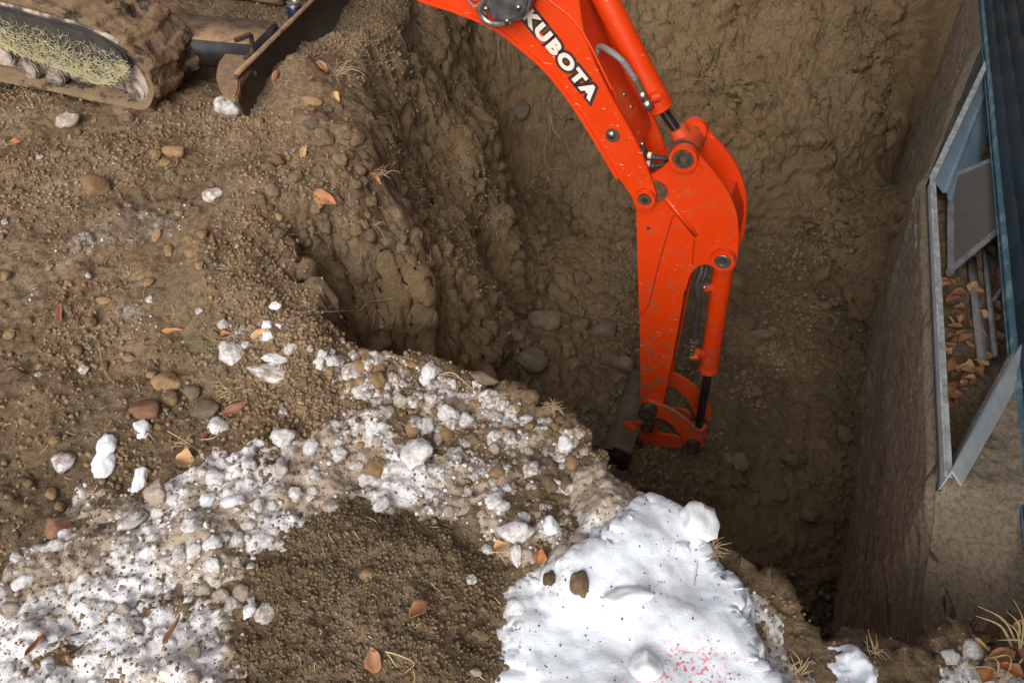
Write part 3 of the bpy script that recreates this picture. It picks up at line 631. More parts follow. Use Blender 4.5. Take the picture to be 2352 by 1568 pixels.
# well bottom: soil
ws_, wo2 = np.meshgrid(np.arange(sC - .1, sA + .1, .012), np.arange(-.30, .30, .012))
WZ = -.11 + .03 * fbm(ws_, wo2, 0, 6, 4) + .02 * (.6 - worley(ws_, wo2, 0 * ws_, 20))
iw = sdpoly(ws_, wo2, [pC, pD, (sD + .06, -.3), (sA, -.3), pA, pB])
wf, wfc, wfq = gridmesh('well_soil', ws_, wo2, WZ, M['soil'], {'frost': 0 * ws_, 'dark': .1 + 0 * ws_}, iw > -.01)
wf.location = H0; wf.rotation_mode = 'QUATERNION'; wf.rotation_quaternion = ROT.to_quaternion()
# ---------------------------------------------------------------- surface for placing things
def tolist(co, q): return co, q
cos = []; qs = []; nn = 0
def world(co, loc=True): return (np.asarray(co) @ np.array([[HU.x, HU.y, 0], [HO.x, HO.y, 0], [0, 0, 1]])) + np.array(H0)
for co, q_ in ((gco, gq), (s1c, s1q), (s2c, s2q), (s3c, s3q), (s4c, s4q), (s5c, s5q), (s6c, s6q), (s7c, s7q), (world(fco), fq), (world(lco), lq), (world(wfc), wfq)):
    cos.append(co); qs.append(q_ + nn); nn += len(co)
CO = np.concatenate(cos); Q = np.concatenate(qs)
BV = BVHTree.FromPolygons(CO.tolist(), Q.tolist(), epsilon=0)
def hit(px, py):
    d = ray(px, py).normalized(); r = BV.ray_cast(CAM, d)
    if r[0] is None: return None
    n = r[1]
    if n.dot(d) > 0: n = -n
    return r[0], n, (r[0] - CAM).dot(Vector((0, CP, -SP)))
# ---------------------------------------------------------------- excavator
AN = Vector((.368, .93, 0)).normalized(); C0 = 2.30
def AP(px, py, off=0.0):
    d = ray(px, py); return CAM + d * ((C0 + off) / d.dot(AN))
def c1(x, y): return (.375 * x, .375 * y)
def c2(x, y): return (826.9 + .3164 * x, .3164 * y)
def c3(x, y): return (1341.4 + .293 * x, 238.9 + .293 * y)
def c4(x, y): return (1341.4 + .293 * x, 643.1 + .293 * y)
exc = empty('excavator', AP(600, -100, .1) - Vector((0, 0, .5)), 'orange mini excavator reaching its jointed arm down into the pit, muddy track at upper left', 'excavator')
def plate(name, pts, off, th, mat_, parent=None, bevel=.002, sm=1, trace=None):
    """plate in the arm's plane: outline at 'trace' offset, near face at 'off', thickness th"""
    tr_ = off if trace is None else trace
    pts = smoothpoly(pts, sm) if sm else pts
    P = [AP(a, b_, tr_) + AN * (off - tr_) for a, b_ in pts]
    return MB().prism(P, AN * th).build(name, mat_, parent or exc, bevel)
BO = -.026
boomL = [(380, -330), (560, -250), (720, -150), (850, -60), (971, 0), (1029, 19), (1102, 47), (1146, 70), (1200, 111), (1240, 146), (1270, 178), (1311, 231), (1346, 285), (1384, 348), (1419, 408), (1452, 452)]
tip = [(1455, 468), (1463, 481), (1478, 487), (1494, 483), (1505, 470), (1508, 455)]
boomR = [(1505, 440), (1492, 402), (1472, 348), (1444, 294), (1406, 228), (1372, 160), (1352, 110), (1341, 75), (1334, 35), (1328, -10), (1300, -90), (1180, -230), (980, -360), (700, -420), (430, -440)]
boom = plate('boom', boomL + tip + boomR, BO, .016, M['orange'], bevel=.002)
plate('side_plate', boomL + tip + boomR, .190, .014, M['orange'], boom, trace=BO)
inner = boomL[:-3] + [(1400, 372), (1430, 380), (1462, 350)] + [(1455, 330), (1432, 294), (1394, 228), (1361, 160), (1341, 110), (1330, 75), (1322, 35), (1315, -10), (1290, -90), (1180, -215), (980, -345), (700, -405), (430, -430)]
plate('box_section', inner, BO + .0165, .199, M['orange'], boom, trace=BO, sm=0)
# flange along the lower edge
fl_ = MB(); rows = [AP(a - 1.5, b_ + 1.5, BO) for a, b_ in smoothpoly(boomL, 0)[3:-1]]
rows = spline(rows, 5); vv = []; nr_ = len(rows)
for i in range(nr_):
    d = (rows[min(i + 1, nr_ - 1)] - rows[max(i - 1, 0)]).normalized(); pr = d.cross(AN).normalized()
    if pr.dot(Vector((.5, 0, .8))) < 0: pr = -pr
    p = rows[i]; vv += [p - AN * .006 - pr * .004, p - AN * .006 + pr * .010, p + AN * .21 + pr * .010, p + AN * .21 - pr * .004]
fl_.add(vv, [(4 * i + k, 4 * i + (k + 1) % 4, 4 * i + 4 + (k + 1) % 4, 4 * i + 4 + k) for i in range(nr_ - 1) for k in range(4)] + [(0, 1, 2, 3), (4 * nr_ - 1, 4 * nr_ - 2, 4 * nr_ - 3, 4 * nr_ - 4)])
fl_.build('lower_flange', M['orange'], boom)
MB().tube(spline([AP(*c2(x, y), BO - .001) for x, y in ((1330, -40), (1400, 25), (1510, 110), (1600, 210), (1680, 350), (1740, 470), (1830, 650))], 5), .004, 8).build('weld_ridge', M['orange'], boom)
def boss(name, px, py, off, r, h, mring, parent, rin=None, rot=None):
    c = AP(px, py, off); o = MB().ring(c, AN, r, r * .68 if rin is None else rin, h).build(name, mring, parent, .0015); return o
def disc(name, px, py, off, r, h, mt_, parent, seg=24, bevel=.0015):
    c = AP(px, py, off); return MB().tube([c, c + AN * h], r, seg).build(name, mt_, parent, bevel)
boss('pin_boss', 1480, 460, BO - .022, .038, .0215, M['orange'], boom, .026); disc('pin', 1480, 460, BO - .016, .0255, .012, M['darkgrease'], boom); disc('pin_end', 1480, 461, BO - .019, .011, .003, M['steel'], boom, 12, 0)
bl = disc('bolt', *c2(1820, 985), BO - .012, .016, .0115, M['bright_steel'], boom, 6, .002); boss('bolt_hole', *c2(1832, 985), BO - .0025, .026, .0022, M['darkgrease'], boom, .004)
for x, y in ((1612, 800), (1750, 580), (1815, 740)): disc('rivet', *c2(x, y), BO - .003, .006, .0028, M['worn_orange'], boom, 12, 0)
# things on the boom's upper face (built in the face's own frame)
fa = AP(1361, 160, BO + .018); fb = AP(1455, 330, BO + .018); FX = (fb - fa).normalized(); FN = FX.cross(AN).normalized()
if FN.dot(Vector((.8, 0, .5))) < 0: FN = -FN
def FP(u, v, h=0.0): return fa + FX * u + AN * v + FN * h
def oval(u, v, ru, rv, n=28): return [FP(u + ru * math.cos(2 * math.pi * k / n), v + rv * math.sin(2 * math.pi * k / n), .001) for k in range(n)]
MB().prism(oval(.005, .062, .045, .019), FN * .004).build('cable_grommet', M['decal_black'], boom, .001)
MB().prism(oval(.0, .062, .032, .010), FN * .006).build('grommet_hole', M['black'], boom)
MB().prism(oval(.17, .08, .075, .045), FN * .004).build('access_cover', M['worn_orange'], boom, .001)
for u in (.15, .20): MB().prism([FP(u + .008 * math.cos(k * 1.047), .105 + .008 * math.sin(k * 1.047), .005) for k in range(6)], FN * .005).build('cover_bolt', M['bright_steel'], boom)
# hydraulic hose from the boom to the cylinder port
hp = [FP(-.005, .06, -.01), AP(*c2(1735, 345), .06), AP(*c2(1810, 370), .03), AP(*c2(1900, 440), .025), AP(*c2(1960, 520), .03), AP(*c2(2005, 590), .035)]
MB().tube(spline(hp, 8), .0105, 14).build('hydraulic_hose', M['hose'], exc)
MB().tube([AP(*c2(1998, 575), .035), AP(*c2(2045, 675), .04)], .0125, 14).build('hose_crimp', simple('brass_crimp', (.30, .22, .12), (.2, .16, .1), .4, .6, 30, 0), exc)
MB().tube([AP(*c2(2040, 665), .04), AP(*c2(2070, 730), .045)], .015, 6).tube([AP(*c2(2070, 730), .045), AP(*c2(2105, 790), .05)], .018, 6).build('hose_nut', M['bright_steel'], exc, .001)
# arm cylinder
cylp = M['orange']
a0 = AP(1335, -110, .10); a1 = AP(1521, 252, .10)
cyl = MB().tube([a0, a1 - (a1 - a0).normalized() * .004, a1], [.041, .041, .037], 40).build('arm_cylinder', cylp, exc, .001)
MB().tube([AP(*c2(2175, 700), .06), AP(*c2(2110, 715), .045)], .017, 18).build('cylinder_port', M['orange'], cyl, .002)
dd = (a1 - a0).normalized(); MB().tube([a1 - dd * .075, a1 - dd * .070, a1 - dd * .02, a1 - dd * .015], [.0412, .0425, .0425, .0412], 40).build('cylinder_head', cylp, cyl)
rodend = AP(1577, 336, .095)
MB().tube([a1 - dd * .01, rodend - dd * .02], .0175, 24).build('piston_rod', M['rod'], cyl)
MB().ring(rodend - AN * .055, AN, .050, .02, .11).tube([rodend - dd * .075, rodend - dd * .03], [.030, .036], 20).build('rod_eye', M['worn_orange'], cyl, .002)
for o_ in (-.064, .0555): MB().ring(rodend + AN * o_, AN, .055, .02, .0085).build('eye_washer', M['darkgrease'], cyl)
# ---- dipper arm
dl = [c3(690, 395), c3(672, 440), c3(640, 478), c3(590, 520), c3(545, 548), c3(500, 560), c3(440, 640), c3(408, 740), c3(410, 860), c3(414, 1000), c3(418, 1150), c3(422, 1350), c3(430, 1568), c4(436, 400), c4(440, 700), c4(444, 900), c4(440, 1010), c4(460, 1090), c4(530, 1110), c4(585, 1060),
      c4(622, 960), c4(650, 820), c4(690, 640), c4(732, 400), c4(770, 190), c4(788, 60), c3(790, 1480), c3(812, 1400), c3(836, 1330), c3(868, 1290), c3(915, 1262), c3(980, 1258), c3(1030, 1290), c3(1080, 1320), c3(1140, 1312), c3(1180, 1285), c3(1200, 1210), c3(1211, 1100), c3(1213, 990), c3(1203, 880), c3(1168, 770), c3(1125, 680), c3(1065, 590), c3(995, 505),
      c3(925, 432), c3(880, 372), c3(840, 338), c3(790, 322), c3(740, 330), c3(705, 358)]
arm = plate('dipper_arm', dl, 0.0, .014, M['orange'], sm=1)
plate('side_plate', dl, .176, .014, M['orange'], arm, trace=0, sm=1)
ib = [c3(520, 600), c3(470, 680), c3(450, 760), c3(432, 900), c3(434, 1150), c3(440, 1568), c4(455, 700), c4(462, 900), c4(500, 985), c4(570, 985), c4(610, 930), c4(640, 800), c4(680, 630), c4(722, 395), c4(760, 185), c4(778, 60), c3(780, 1470), c3(800, 1392), c3(826, 1320), c3(862, 1275), c3(915, 1246), c3(1000, 1240), c3(1170, 1180), c3(1190, 1080), c3(1190, 980), c3(1130, 800), c3(900, 760), c3(700, 700)]
plate('box_section', ib, .0145, .161, M['orange'], arm, trace=0, sm=0)
# stiffener bar and pressed seams on the near face
def facebar(name, pts, wpx, off, th, mt_, parent):
    (xa, ya), (xb, yb) = pts; dx, dy = xb - xa, yb - ya; L_ = math.hypot(dx, dy); nx_, ny_ = -dy / L_ * wpx / 2, dx / L_ * wpx / 2
    return plate(name, [(xa + nx_, ya + ny_), (xb + nx_, yb + ny_), (xb - nx_, yb - ny_), (xa - nx_, ya - ny_)], off, th, mt_, parent, .0025, 0)
facebar('stiffener_bar', (c3(610, 715), c3(880, 1040)), 10, -.008, .0078, M['orange'], arm)
MB().tube([AP(*c3(700, 870), -.0005), AP(*c3(640, 1060), -.0005), AP(*c3(575, 1300), -.0005), AP(*c3(510, 1568), -.0005), AP(*c4(470, 250), -.0005), AP(*c4(440, 275), -.0005)], .0022, 6).tube([AP(*c3(700, 870), -.0005), AP(*c3(735, 880), -.0005)], .0022, 6).tube([AP(*c3(865, 1060), -.0005), AP(*c3(850, 1250), -.0005)], .0022, 6).build('seam', simple('shadowed_seam_paint', (.25, .02, .003), (.18, .02, .005), .6, 0, 20, 0), arm)
boss('pin_boss', *c3(775, 440), -.030, .049, .0295, M['orange'], arm, .037); disc('pin', *c3(775, 440), -.024, .0365, .018, M['darkgrease'], arm); boss('pin_ring', *c3(775, 442), -.029, .026, .006, M['steel'], arm, .012)
boss('pin_boss', *c3(1085, 1240), -.032, .044, .0315, M['orange'], arm, .030); boss('pin_ring', *c3(1085, 1240), -.030, .029, .012, M['bright_steel'], arm, .016); disc('pin', *c3(1085, 1240), -.022, .0155, .01, M['black'], arm)
disc('boss_stub', *c3(890, 515), -.010, .015, .0098, M['orange'], arm); disc('boss_stub', *c3(1100, 1090), -.010, .013, .0098, M['orange'], arm)
disc('hole', *c3(505, 975), -.001, .0075, .0008, M['black'], arm, 16, 0)
mb = disc('end_bolt', *c3(838, 176), .155, .013, .02, M['bright_steel'], arm, 6, .001)
boss('pin_boss', *c3(860, 215), .150, .045, .025, M['orange'], arm, .02)
# pad and grease under the boom tip
disc('spacer', *c3(560, 690), -.009, .042, .0085, M['darkgrease'], arm)
# fittings between boom and arm
for (xa, ya), (xb, yb), (xc, yc) in (((490, 405), (560, 420), (650, 430)), ((480, 470), (555, 487), (610, 480))):
    MB().tube([AP(*c3(xa - 25, ya - 3), .05), AP(*c3(xb, yb), .05)], .012, 12).tube([AP(*c3(xb, yb), .05), AP(*c3(xc, yc), .06), AP(*c3(xc + 80, yc - 40), .09)], .009, 12).build('short_hose', M['black'], exc)
    MB().tube([AP(*c3(xa + 10, ya - 2), .049), AP(*c3(xa + 38, ya + 2), .049)], .0128, 12).build('hose_collar', M['decal_white'], exc)
MB().box(AP(*c3(458, 385), .04), FX * .022, AN * .02, FN * .012).build('fitting_block', M['steel'], exc, .003)
MB().tube([AP(*c3(455, 300), .04), AP(*c3(455, 330), .04)], .008, 6).build('fitting_bolt', M['bright_steel'], exc)
# ---- bucket cylinder
b0 = AP(*c4(1112, -234), .09); b1 = AP(*c4(976, 705), .09); bd = (b1 - b0).normalized()
bc = MB().tube([b0, b1 - bd * .004, b1], [.040, .040, .036], 36).build('bucket_cylinder', M['orange'], exc, .001)
MB().tube([b1 - bd * .03, b1 - bd * .026, b1 - bd * .002], [.0402, .0418, .0418], 36).build('cylinder_head', M['worn_orange'], bc)
b2 = AP(*c4(900, 1150), .09); MB().tube([b1 - bd * .01, b2], .0195, 24).build('piston_rod', M['rod'], bc)
MB().tube([b2 - bd * .01, b2 + bd * .04], [.032, .036], 20).ring(AP(*c4(887, 1215), .09) - AN * .05, AN, .042, .018, .10).build('rod_eye', M['worn_orange'], bc, .002)
for (p, q_) in (((965, 60), (1000, 60)), ((900, 560), (935, 590))):
    MB().tube([AP(*c4(p[0] - 15, p[1]), .05), AP(*c4(q_[0] + 20, q_[1]), .08)], .016, 14).build('cylinder_port', M['worn_orange'], bc, .002)
MB().tube([AP(*c4(835, 600), .05), AP(*c4(900, 592), .055)], .017, 14).build('elbow', M['worn_orange'], bc, .002)
MB().tube(spline([AP(*c3(925, 1262), .07), AP(*c3(915, 1330), .055), AP(*c4(885, 40), .045), AP(*c4(900, 180), .045), AP(*c4(880, 320), .045), AP(*c4(865, 460), .045)], 6), .0135, 14).build('hydraulic_hose', M['black'], exc)
MB().tube(spline([AP(*c3(960, 1262), .09), AP(*c3(950, 1330), .07), AP(*c4(915, 20), .055), AP(*c4(955, 60), .055)], 6), .011, 12).build('hydraulic_hose', M['black'], exc)
for k, (x, y) in enumerate(((862, 470), (856, 500), (850, 530), (846, 560))): MB().tube([AP(*c4(x, y), .045), AP(*c4(x - 3, y + 20), .046)], .0165 - .001 * k, 12).build('hose_nut', M['bright_steel'], exc, .001)
MB().tube([AP(*c4(930, 50), .05), AP(*c4(962, 58), .05)], .012, 6).build('hose_nut', M['bright_steel'], exc, .001)
# ---- bucket linkage
link_o = [(452, 968), (500, 940), (560, 962), (630, 990), (715, 1030), (800, 1095), (870, 1160), (920, 1225), (935, 1290), (910, 1345), (860, 1372), (815, 1350), (790, 1310), (768, 1240), (720, 1165), (640, 1100), (570, 1080), (530, 1105), (470, 1100), (440, 1040)]
lk = plate('link_plate', [c4(*p) for p in link_o], -.018, .016, M['worn_orange'])
plate('link_plate', [c4(*p) for p in link_o], .194, .016, M['worn_orange'], trace=-.018)
MB().tube(spline([AP(*c4(x, y), -.020) for x, y in ((520, 958), (630, 990), (720, 1032), (805, 1095), (878, 1165), (925, 1230))], 4), .0045, 6).build('worn_edge', M['dusty_navy'], lk)
ear_o = [(312, 1128), (390, 1112), (470, 1112), (560, 1135), (575, 1200), (640, 1212), (735, 1222), (772, 1260), (775, 1318), (700, 1318), (600, 1302), (500, 1285), (430, 1345), (345, 1372), (352, 1290), (362, 1200)]
plate('lower_link', [c4(*p) for p in ear_o[3:12]], .002, .014, M['worn_orange'])
plate('lower_link', [c4(*p) for p in ear_o[3:12]], .174, .014, M['worn_orange'], trace=.002)
for x, y, r_, h in ((490, 1060, .040, .05), (490, 1165, .030, .045), (850, 1325, .036, .035)):
    boss('pin_boss', *c4(x, y), -.018 - h, r_, h - .001, M['steel'], exc, r_ * .5); disc('pin', *c4(x, y), -.012 - h, r_ * .5, h, M['darkgrease'], exc)
    MB().tube([AP(*c4(x, y), 0) + AN * .0, AP(*c4(x, y), 0) + AN * .19], r_ * .8, 20).build('pin', M['steel'], exc)
# ---- bucket
e1 = Vector((AN.y, -AN.x, 0)); e2 = Vector((0, 0, 1))
bk0 = AP(*c4(345, 1372), -.16); hinge = AP(*c4(415, 1240), -.02)
def BK(a, b_, n): return hinge + e1 * a + e2 * b_ + AN * n
prof = [(.0, .06), (-.08, .075), (-.13, .03), (-.10, -.05), (-.09, -.14), (-.15, -.24), (-.25, -.30), (-.38, -.31), (-.50, -.26), (-.60, -.16), (-.66, -.04), (-.69, .05)]
prof = [(p.x, p.y) for p in spline([Vector((a, b_, 0)) for a, b_ in prof], 4)]
n0, n1 = -.155, .36
shell = MB(); vv = []; m_ = len(prof)
for i in range(m_):
    (a, b_), (c_, d_) = prof[max(i - 1, 0)], prof[min(i + 1, m_ - 1)]; L_ = math.hypot(c_ - a, d_ - b_) + 1e-9; nx_, ny_ = (d_ - b_) / L_ * .012, -(c_ - a) / L_ * .012; a, b_ = prof[i]
    vv += [BK(a, b_, n0), BK(a, b_, n1), BK(a + nx_, b_ + ny_, n1), BK(a + nx_, b_ + ny_, n0)]
shell.add(vv, [(4 * i + k, 4 * i + (k + 1) % 4, 4 * i + 4 + (k + 1) % 4, 4 * i + 4 + k) for i in range(m_ - 1) for k in range(4)] + [(0, 1, 2, 3), (4 * m_ - 1, 4 * m_ - 2, 4 * m_ - 3, 4 * m_ - 4)])
bk = shell.build('bucket', M['bucket'], exc)
for n_ in (n0 - .012, n1): MB().prism([BK(a, b_, n_) for a, b_ in prof[4:]], AN * .012).build('side_cheek', M['bucket'], bk, .002)
for n_ in (n0 - .014, n1 + .006): MB().tube([BK(-.69, .05, n_), BK(-.12, .05, n_)], .008, 8).build('side_edge', M['bucket'], bk)
plate('bucket_ear', [c4(*p) for p in ear_o[:4] + [(560, 1210), (500, 1285), (430, 1345), (345, 1372), (352, 1290), (362, 1200)]], -.016, .015, M['orange'], bk, trace=-.016)
plate('bucket_ear', [c4(*p) for p in ear_o[:4] + [(560, 1210), (500, 1285), (430, 1345), (345, 1372), (352, 1290), (362, 1200)]], .190, .015, M['orange'], bk, trace=-.016)
plate('ear_bracket', [c4(*p) for p in ((312, 1128), (400, 1180), (355, 1215), (345, 1290), (300, 1300), (250, 1255), (262, 1225), (330, 1230), (340, 1190))], -.050, .03, M['orange'], bk, sm=0)
boss('pin_boss', *c4(415, 1293), -.045, .028, .028, M['steel'], bk, .014); disc('pin', *c4(415, 1293), -.04, .014, .02, M['darkgrease'], bk)
MB().tube([BK(-.06, -.01, n0 - .02), BK(-.06, -.01, n0 + .05)], .065, 24).build('side_tube', M['navy'], bk, .004)
# soil filling the bucket
bx_, bn_ = np.meshgrid(np.linspace(-.68, -.10, 75), np.linspace(n0, n1, 65))
bz_ = .015 + .05 * (1 - ((bn_ - .1) / .27) ** 2) * np.clip(1 - ((bx_ + .39) / .30) ** 2, 0, 1) + .03 * fbm(bx_, bn_, 0, 6, 4, .6) + .03 * (.6 - worley(bx_, bn_, 0 * bx_, 16))
BP = np.array(hinge)[None, None] + bx_[..., None] * np.array(e1) + bn_[..., None] * np.array(AN) + bz_[..., None] * np.array(e2)
bs, bsc, bsq = gridmesh('soil_load', BP[..., 0], BP[..., 1], BP[..., 2], M['soil'], {'frost': 0 * bx_, 'dark': .45 + 0 * bx_}, None, 'stuff')
tag(bs, 'brown soil filling the half-buried bucket at the end of the orange arm', 'soil')
# ---- work light on the boom
lt = plate('work_light', [c2(*p) for p in ((890, -110), (905, 20), (935, 120), (960, 158), (1060, 172), (1170, 150), (1212, 105), (1240, -10), (1250, -110))], -.115, .075, M['lamp_black'], bevel=.014, sm=1)
MB().tube(spline([AP(*c2(x, y), -.10) for x, y in ((930, -60), (878, 50), (880, 110), (930, 165), (1010, 178), (1085, 155))], 5), .010, 8).build('lamp_bracket', M['bright_steel'], lt)
for x, y in ((1062, 158), (908, 70), (1145, 60)): disc('bolt', *c2(x, y), -.125, .009, .012, M['bright_steel'], lt, 6, .001)
for k, mt_ in enumerate((M['black'], M['worn_orange'], M['hose'])): MB().tube(spline([AP(*c2(x, y + 12 * k), -.07 - .01 * k) for x, y in ((760, -80), (810, 10), (850, 25), (890, -10), (905, 60), (925, 150))], 6), .0035, 6).build('cable', mt_, lt)
# ---- lettering on the boom
tA = AP(*c2(1232, 125), BO); tB = AP(*c2(1665, 665), BO); tx = (tB - tA).normalized(); tz_ = -AN; ty_ = tz_.cross(tx)
def textmesh(s, size, offset, ext, name, mt_, origin, parent, sx=1.0):
    cu = bpy.data.curves.new(name, 'FONT'); cu.body = s; cu.size = size; cu.offset = offset; cu.extrude = ext; cu.resolution_u = 6; cu.space_character = 1.24; cu.align_x = 'CENTER'; cu.align_y = 'CENTER'
    ob = bpy.data.objects.new(name, cu); col.objects.link(ob); dg = bpy.context.evaluated_depsgraph_get(); me = bpy.data.meshes.new_from_object(ob.evaluated_get(dg)); bpy.data.objects.remove(ob)
    mw = Matrix.Translation(origin) @ Matrix((tx, ty_, tz_)).transposed().to_4x4() @ Matrix.Diagonal((sx, 1, 1, 1)); me.transform(mw); me.name = name; return link(name, me, mt_, parent, False)
WORD = 'KUBOTA'; to = (tA + tB) / 2; TL = (tB - tA).length
textmesh(WORD, .0615, .0128, .0006, 'decal_outline', M['decal_black'], to - AN * .0008, boom, TL / .25)
textmesh(WORD, .0615, .0036, .0006, 'decal_letters', M['decal_white'], to - AN * .0022, boom, TL / .25)
# ---- swing post (out of frame) and chassis
sw = AP(330, -560, .09); MB().tube([sw - Vector((0, 0, .55)), sw + Vector((0, 0, .15))], .13, 24).build('swing_post', M['orange'], exc, .01)
# ---- undercarriage
PHI = R(14); TB_ = R(10); TL_ = Vector((math.sin(PHI), math.cos(PHI), 0)); TT_ = Vector((math.cos(PHI) * math.cos(TB_), -math.sin(PHI) * math.cos(TB_), -math.sin(TB_))); TU = TT_.cross(TL_).normalized()
t0 = CAM + ray(259, 161) * ((1.6 - .43) / (SP - CP * (784 - 161) / F))
TC = t0.dot(TL_)
def TP(px, py, off=0.0):
    d = ray(px, py); return CAM + d * ((TC + off - CAM.dot(TL_)) / d.dot(TL_))
def tl(p): v = p - t0; return v.dot(TT_), v.dot(TU)
def TW(a, b_, n): return t0 + TT_ * a + TU * b_ + TL_ * n
out_ = [tl(TP(*c1(x, y))) for x, y in ((0, -12), (160, 22), (320, 66), (480, 125), (620, 195), (760, 285), (870, 400), (930, 510), (942, 585), (920, 645), (860, 672), (700, 645), (450, 592), (200, 540), (0, 500))]
print('track local', [(round(a, 2), round(b_, 2)) for a, b_ in out_])
a_l, bt_, bb_ = out_[0][0], out_[0][1], out_[-1][1]
cen = (bt_ + bb_) / 2; rr_ = (bt_ - bb_) / 2
loop = out_ + [(a_l - .5, bb_ - .01), (a_l - 1.0, bb_ - .02)] + [(a_l - 1.0 - rr_ * math.sin(k * math.pi / 6), cen - rr_ * math.cos(k * math.pi / 6)) for k in range(1, 6)] + [(a_l - 1.0, bt_), (a_l - .5, bt_ + .005)]
lp = [(p.x, p.y) for p in spline([Vector((a, b_, 0)) for a, b_ in loop + [loop[0]]], 14)][:-1]
lp = np.array(lp); nl = len(lp); tg = np.roll(lp, -1, 0) - np.roll(lp, 1, 0); tg /= np.linalg.norm(tg, axis=1)[:, None]; nr = np.stack([-tg[:, 1], tg[:, 0]], 1)
if (nr[2] @ (lp[2] - lp.mean(0))) < 0: nr = -nr
arc = np.concatenate([[0], np.cumsum(np.linalg.norm(np.diff(lp, axis=0), axis=1))])
WT = .30; nw = 44; ws__ = np.linspace(0, WT, nw); rows_ = []
for j, wv in enumerate(ws__):
    lug = sstep(.45, .62, (np.sin((arc + .05 * abs(wv - WT / 2) / WT) * 2 * math.pi / .105) * .5 + .5)) * sstep(0, .02, wv) * sstep(WT, WT - .02, wv)
    h = .014 * lug + .0; rows_.append((wv, h))
V = []; 
base = np.array(t0)
def W3(ab, n): return base + ab[:, :1] * np.array(TT_) + ab[:, 1:] * np.array(TU) + n * np.array(TL_)
for wv, h in rows_:
    q_ = W3(lp, wv); hh = h + .013 * fbm(q_[:, 0], q_[:, 1], q_[:, 2], 9, 4, .6) + .010 * np.clip(worley(q_[:, 0], q_[:, 1], q_[:, 2], 13) * -1 + .6, 0, 1) * 2
    hh = np.clip(hh, -.01, .036)
    if wv < .004: hh = hh * .25
    V.append(W3(lp + nr * hh[:, None], wv))
V.append(W3(lp - nr * .022, WT)); V.append(W3(lp - nr * .022, 0)); V.append(V[0].copy())
V = np.array(V); V = np.concatenate([V, V[:, :1]], 1)
trk, _, _ = gridmesh('track', V[..., 0], V[..., 1], V[..., 2], None); del trk['kind']; trk.data.materials.clear(); trk.data.materials.append(M['mud'])
trk.parent = exc; trk.matrix_parent_inverse = Matrix.Translation(-Vector(exc.location))
inn = [tuple(lp[i] - nr[i] * .036) for i in range(0, nl, 6)]
MB().prism([TW(a, b_, .055) for a, b_ in inn], TL_ * .2).build('track_frame', M['frostmud'], trk)
fcover = MB().prism([TP(*c1(x, y), -.012) for x, y in smoothpoly([(-300, -50), (0, 42), (250, 112), (480, 170), (640, 235), (740, 310), (782, 380), (778, 430), (735, 490), (680, 530), (610, 522), (400, 440), (200, 365), (0, 290), (-300, 190)], 1)], TL_ * .05).build('side_cover', M['black'], trk, .008)
# pale mud line above the cover, frosty idler, roller
MB().tube(spline([TP(*c1(x, y), .004) for x, y in ((-100, -5), (100, 45), (300, 98), (500, 150), (640, 210), (730, 265))], 4), .009, 8).build('mud_strip', M['frostmud'], trk)
ic = TP(*c1(850, 470), .03); MB().tube([ic, ic + TL_ * .04], .075, 28).build('idler_wheel', M['frostmud'], trk, .008)
for x, y in ((330, 470), (170, 430), (20, 330), (830, 560)):
    c_ = TP(*c1(x, y), .02); MB().tube([c_, c_ + TL_ * .06], .04, 20).build('roller', M['frostmud'], trk, .006)
hay = MB(); hr = random.Random(5)
for k in range(2600):
    u = hr.random(); v_ = 1 - hr.random() ** 1.7
    x = -30 + 800 * u; top_ = np.interp(x, [0, 480, 700, 780], [110, 250, 330, 390]); bot_ = np.interp(x, [0, 200, 400, 610, 690, 775], [285, 360, 436, 512, 515, 430])
    y = top_ + (bot_ - top_) * v_
    if v_ < .35 and hr.random() < .6: continue
    p = TP(*c1(x, y), -.014 - hr.random() * .006); a = hr.gauss(.5, .9); L_ = hr.uniform(.004, .022)
    d = (TT_ * math.cos(a) + TU * math.sin(a)) * L_ * (1 if hr.random() < .8 else 1.8)
    hay.tube([p, p + d * .5 - TL_ * hr.uniform(0, .003), p + d], hr.uniform(.0005, .0010), 3, False)
ho_ = hay.build('chaff', M['hay'], fcover, auto=False); ho_['kind'] = 'stuff'
t2 = trk.copy(); col.objects.link(t2); t2.location = TL_ * 1.05
for ch in [c_ for c_ in trk.children if c_.name.startswith(('track_frame', 'side_cover', 'idler', 'roller'))]:
    c_ = ch.copy(); col.objects.link(c_); c_.parent = t2
# blade
zb = .30
bA = atz(547, 172, zb + .12); bB = atz(724, 0, zb + .12); bdv = (bB - bA).normalized(); print('blade dir az', math.degrees(math.atan2(bdv.x, bdv.y)), bA)
bf = Vector((bdv.y, -bdv.x, 0)); bprof = [(0.0, 0.0), (-.020, -.045), (-.028, -.10), (-.018, -.16), (.010, -.21), (.035, -.245)]
bprof = [(p.x, p.y) for p in spline([Vector((a, b_, 0)) for a, b_ in bprof], 4)]
poly = [bA + bf * a + Vector((0, 0, b_)) for a, b_ in bprof] + [bA + bf * (a - .014) + Vector((0, 0, b_)) for a, b_ in bprof[::-1]]
bld = MB().prism(poly, bdv * 1.45).build('dozer_blade', M['blade'], exc, .002)
MB().tube([bA + bf * -.006 + Vector((0, 0, .002)), bA + bdv * 1.45 + bf * -.006 + Vector((0, 0, .002))], .009, 8).build('top_edge', M['dusty_navy'], bld)
p_ = TP(*c1(1620, 360), 0); sp_ = CAM + ray(*c1(1622, 362)) * ((bA - CAM).length / ray(*c1(1622, 362)).length * 1.03)
g0 = bA + bdv * .30 - bf * .01
ba = MB().box(g0 - bf * .62 + Vector((0, 0, -.03)), bf * .60, bdv * .11, Vector((0, 0, .05))).build('blade_arm', M['navy'], exc, .004)
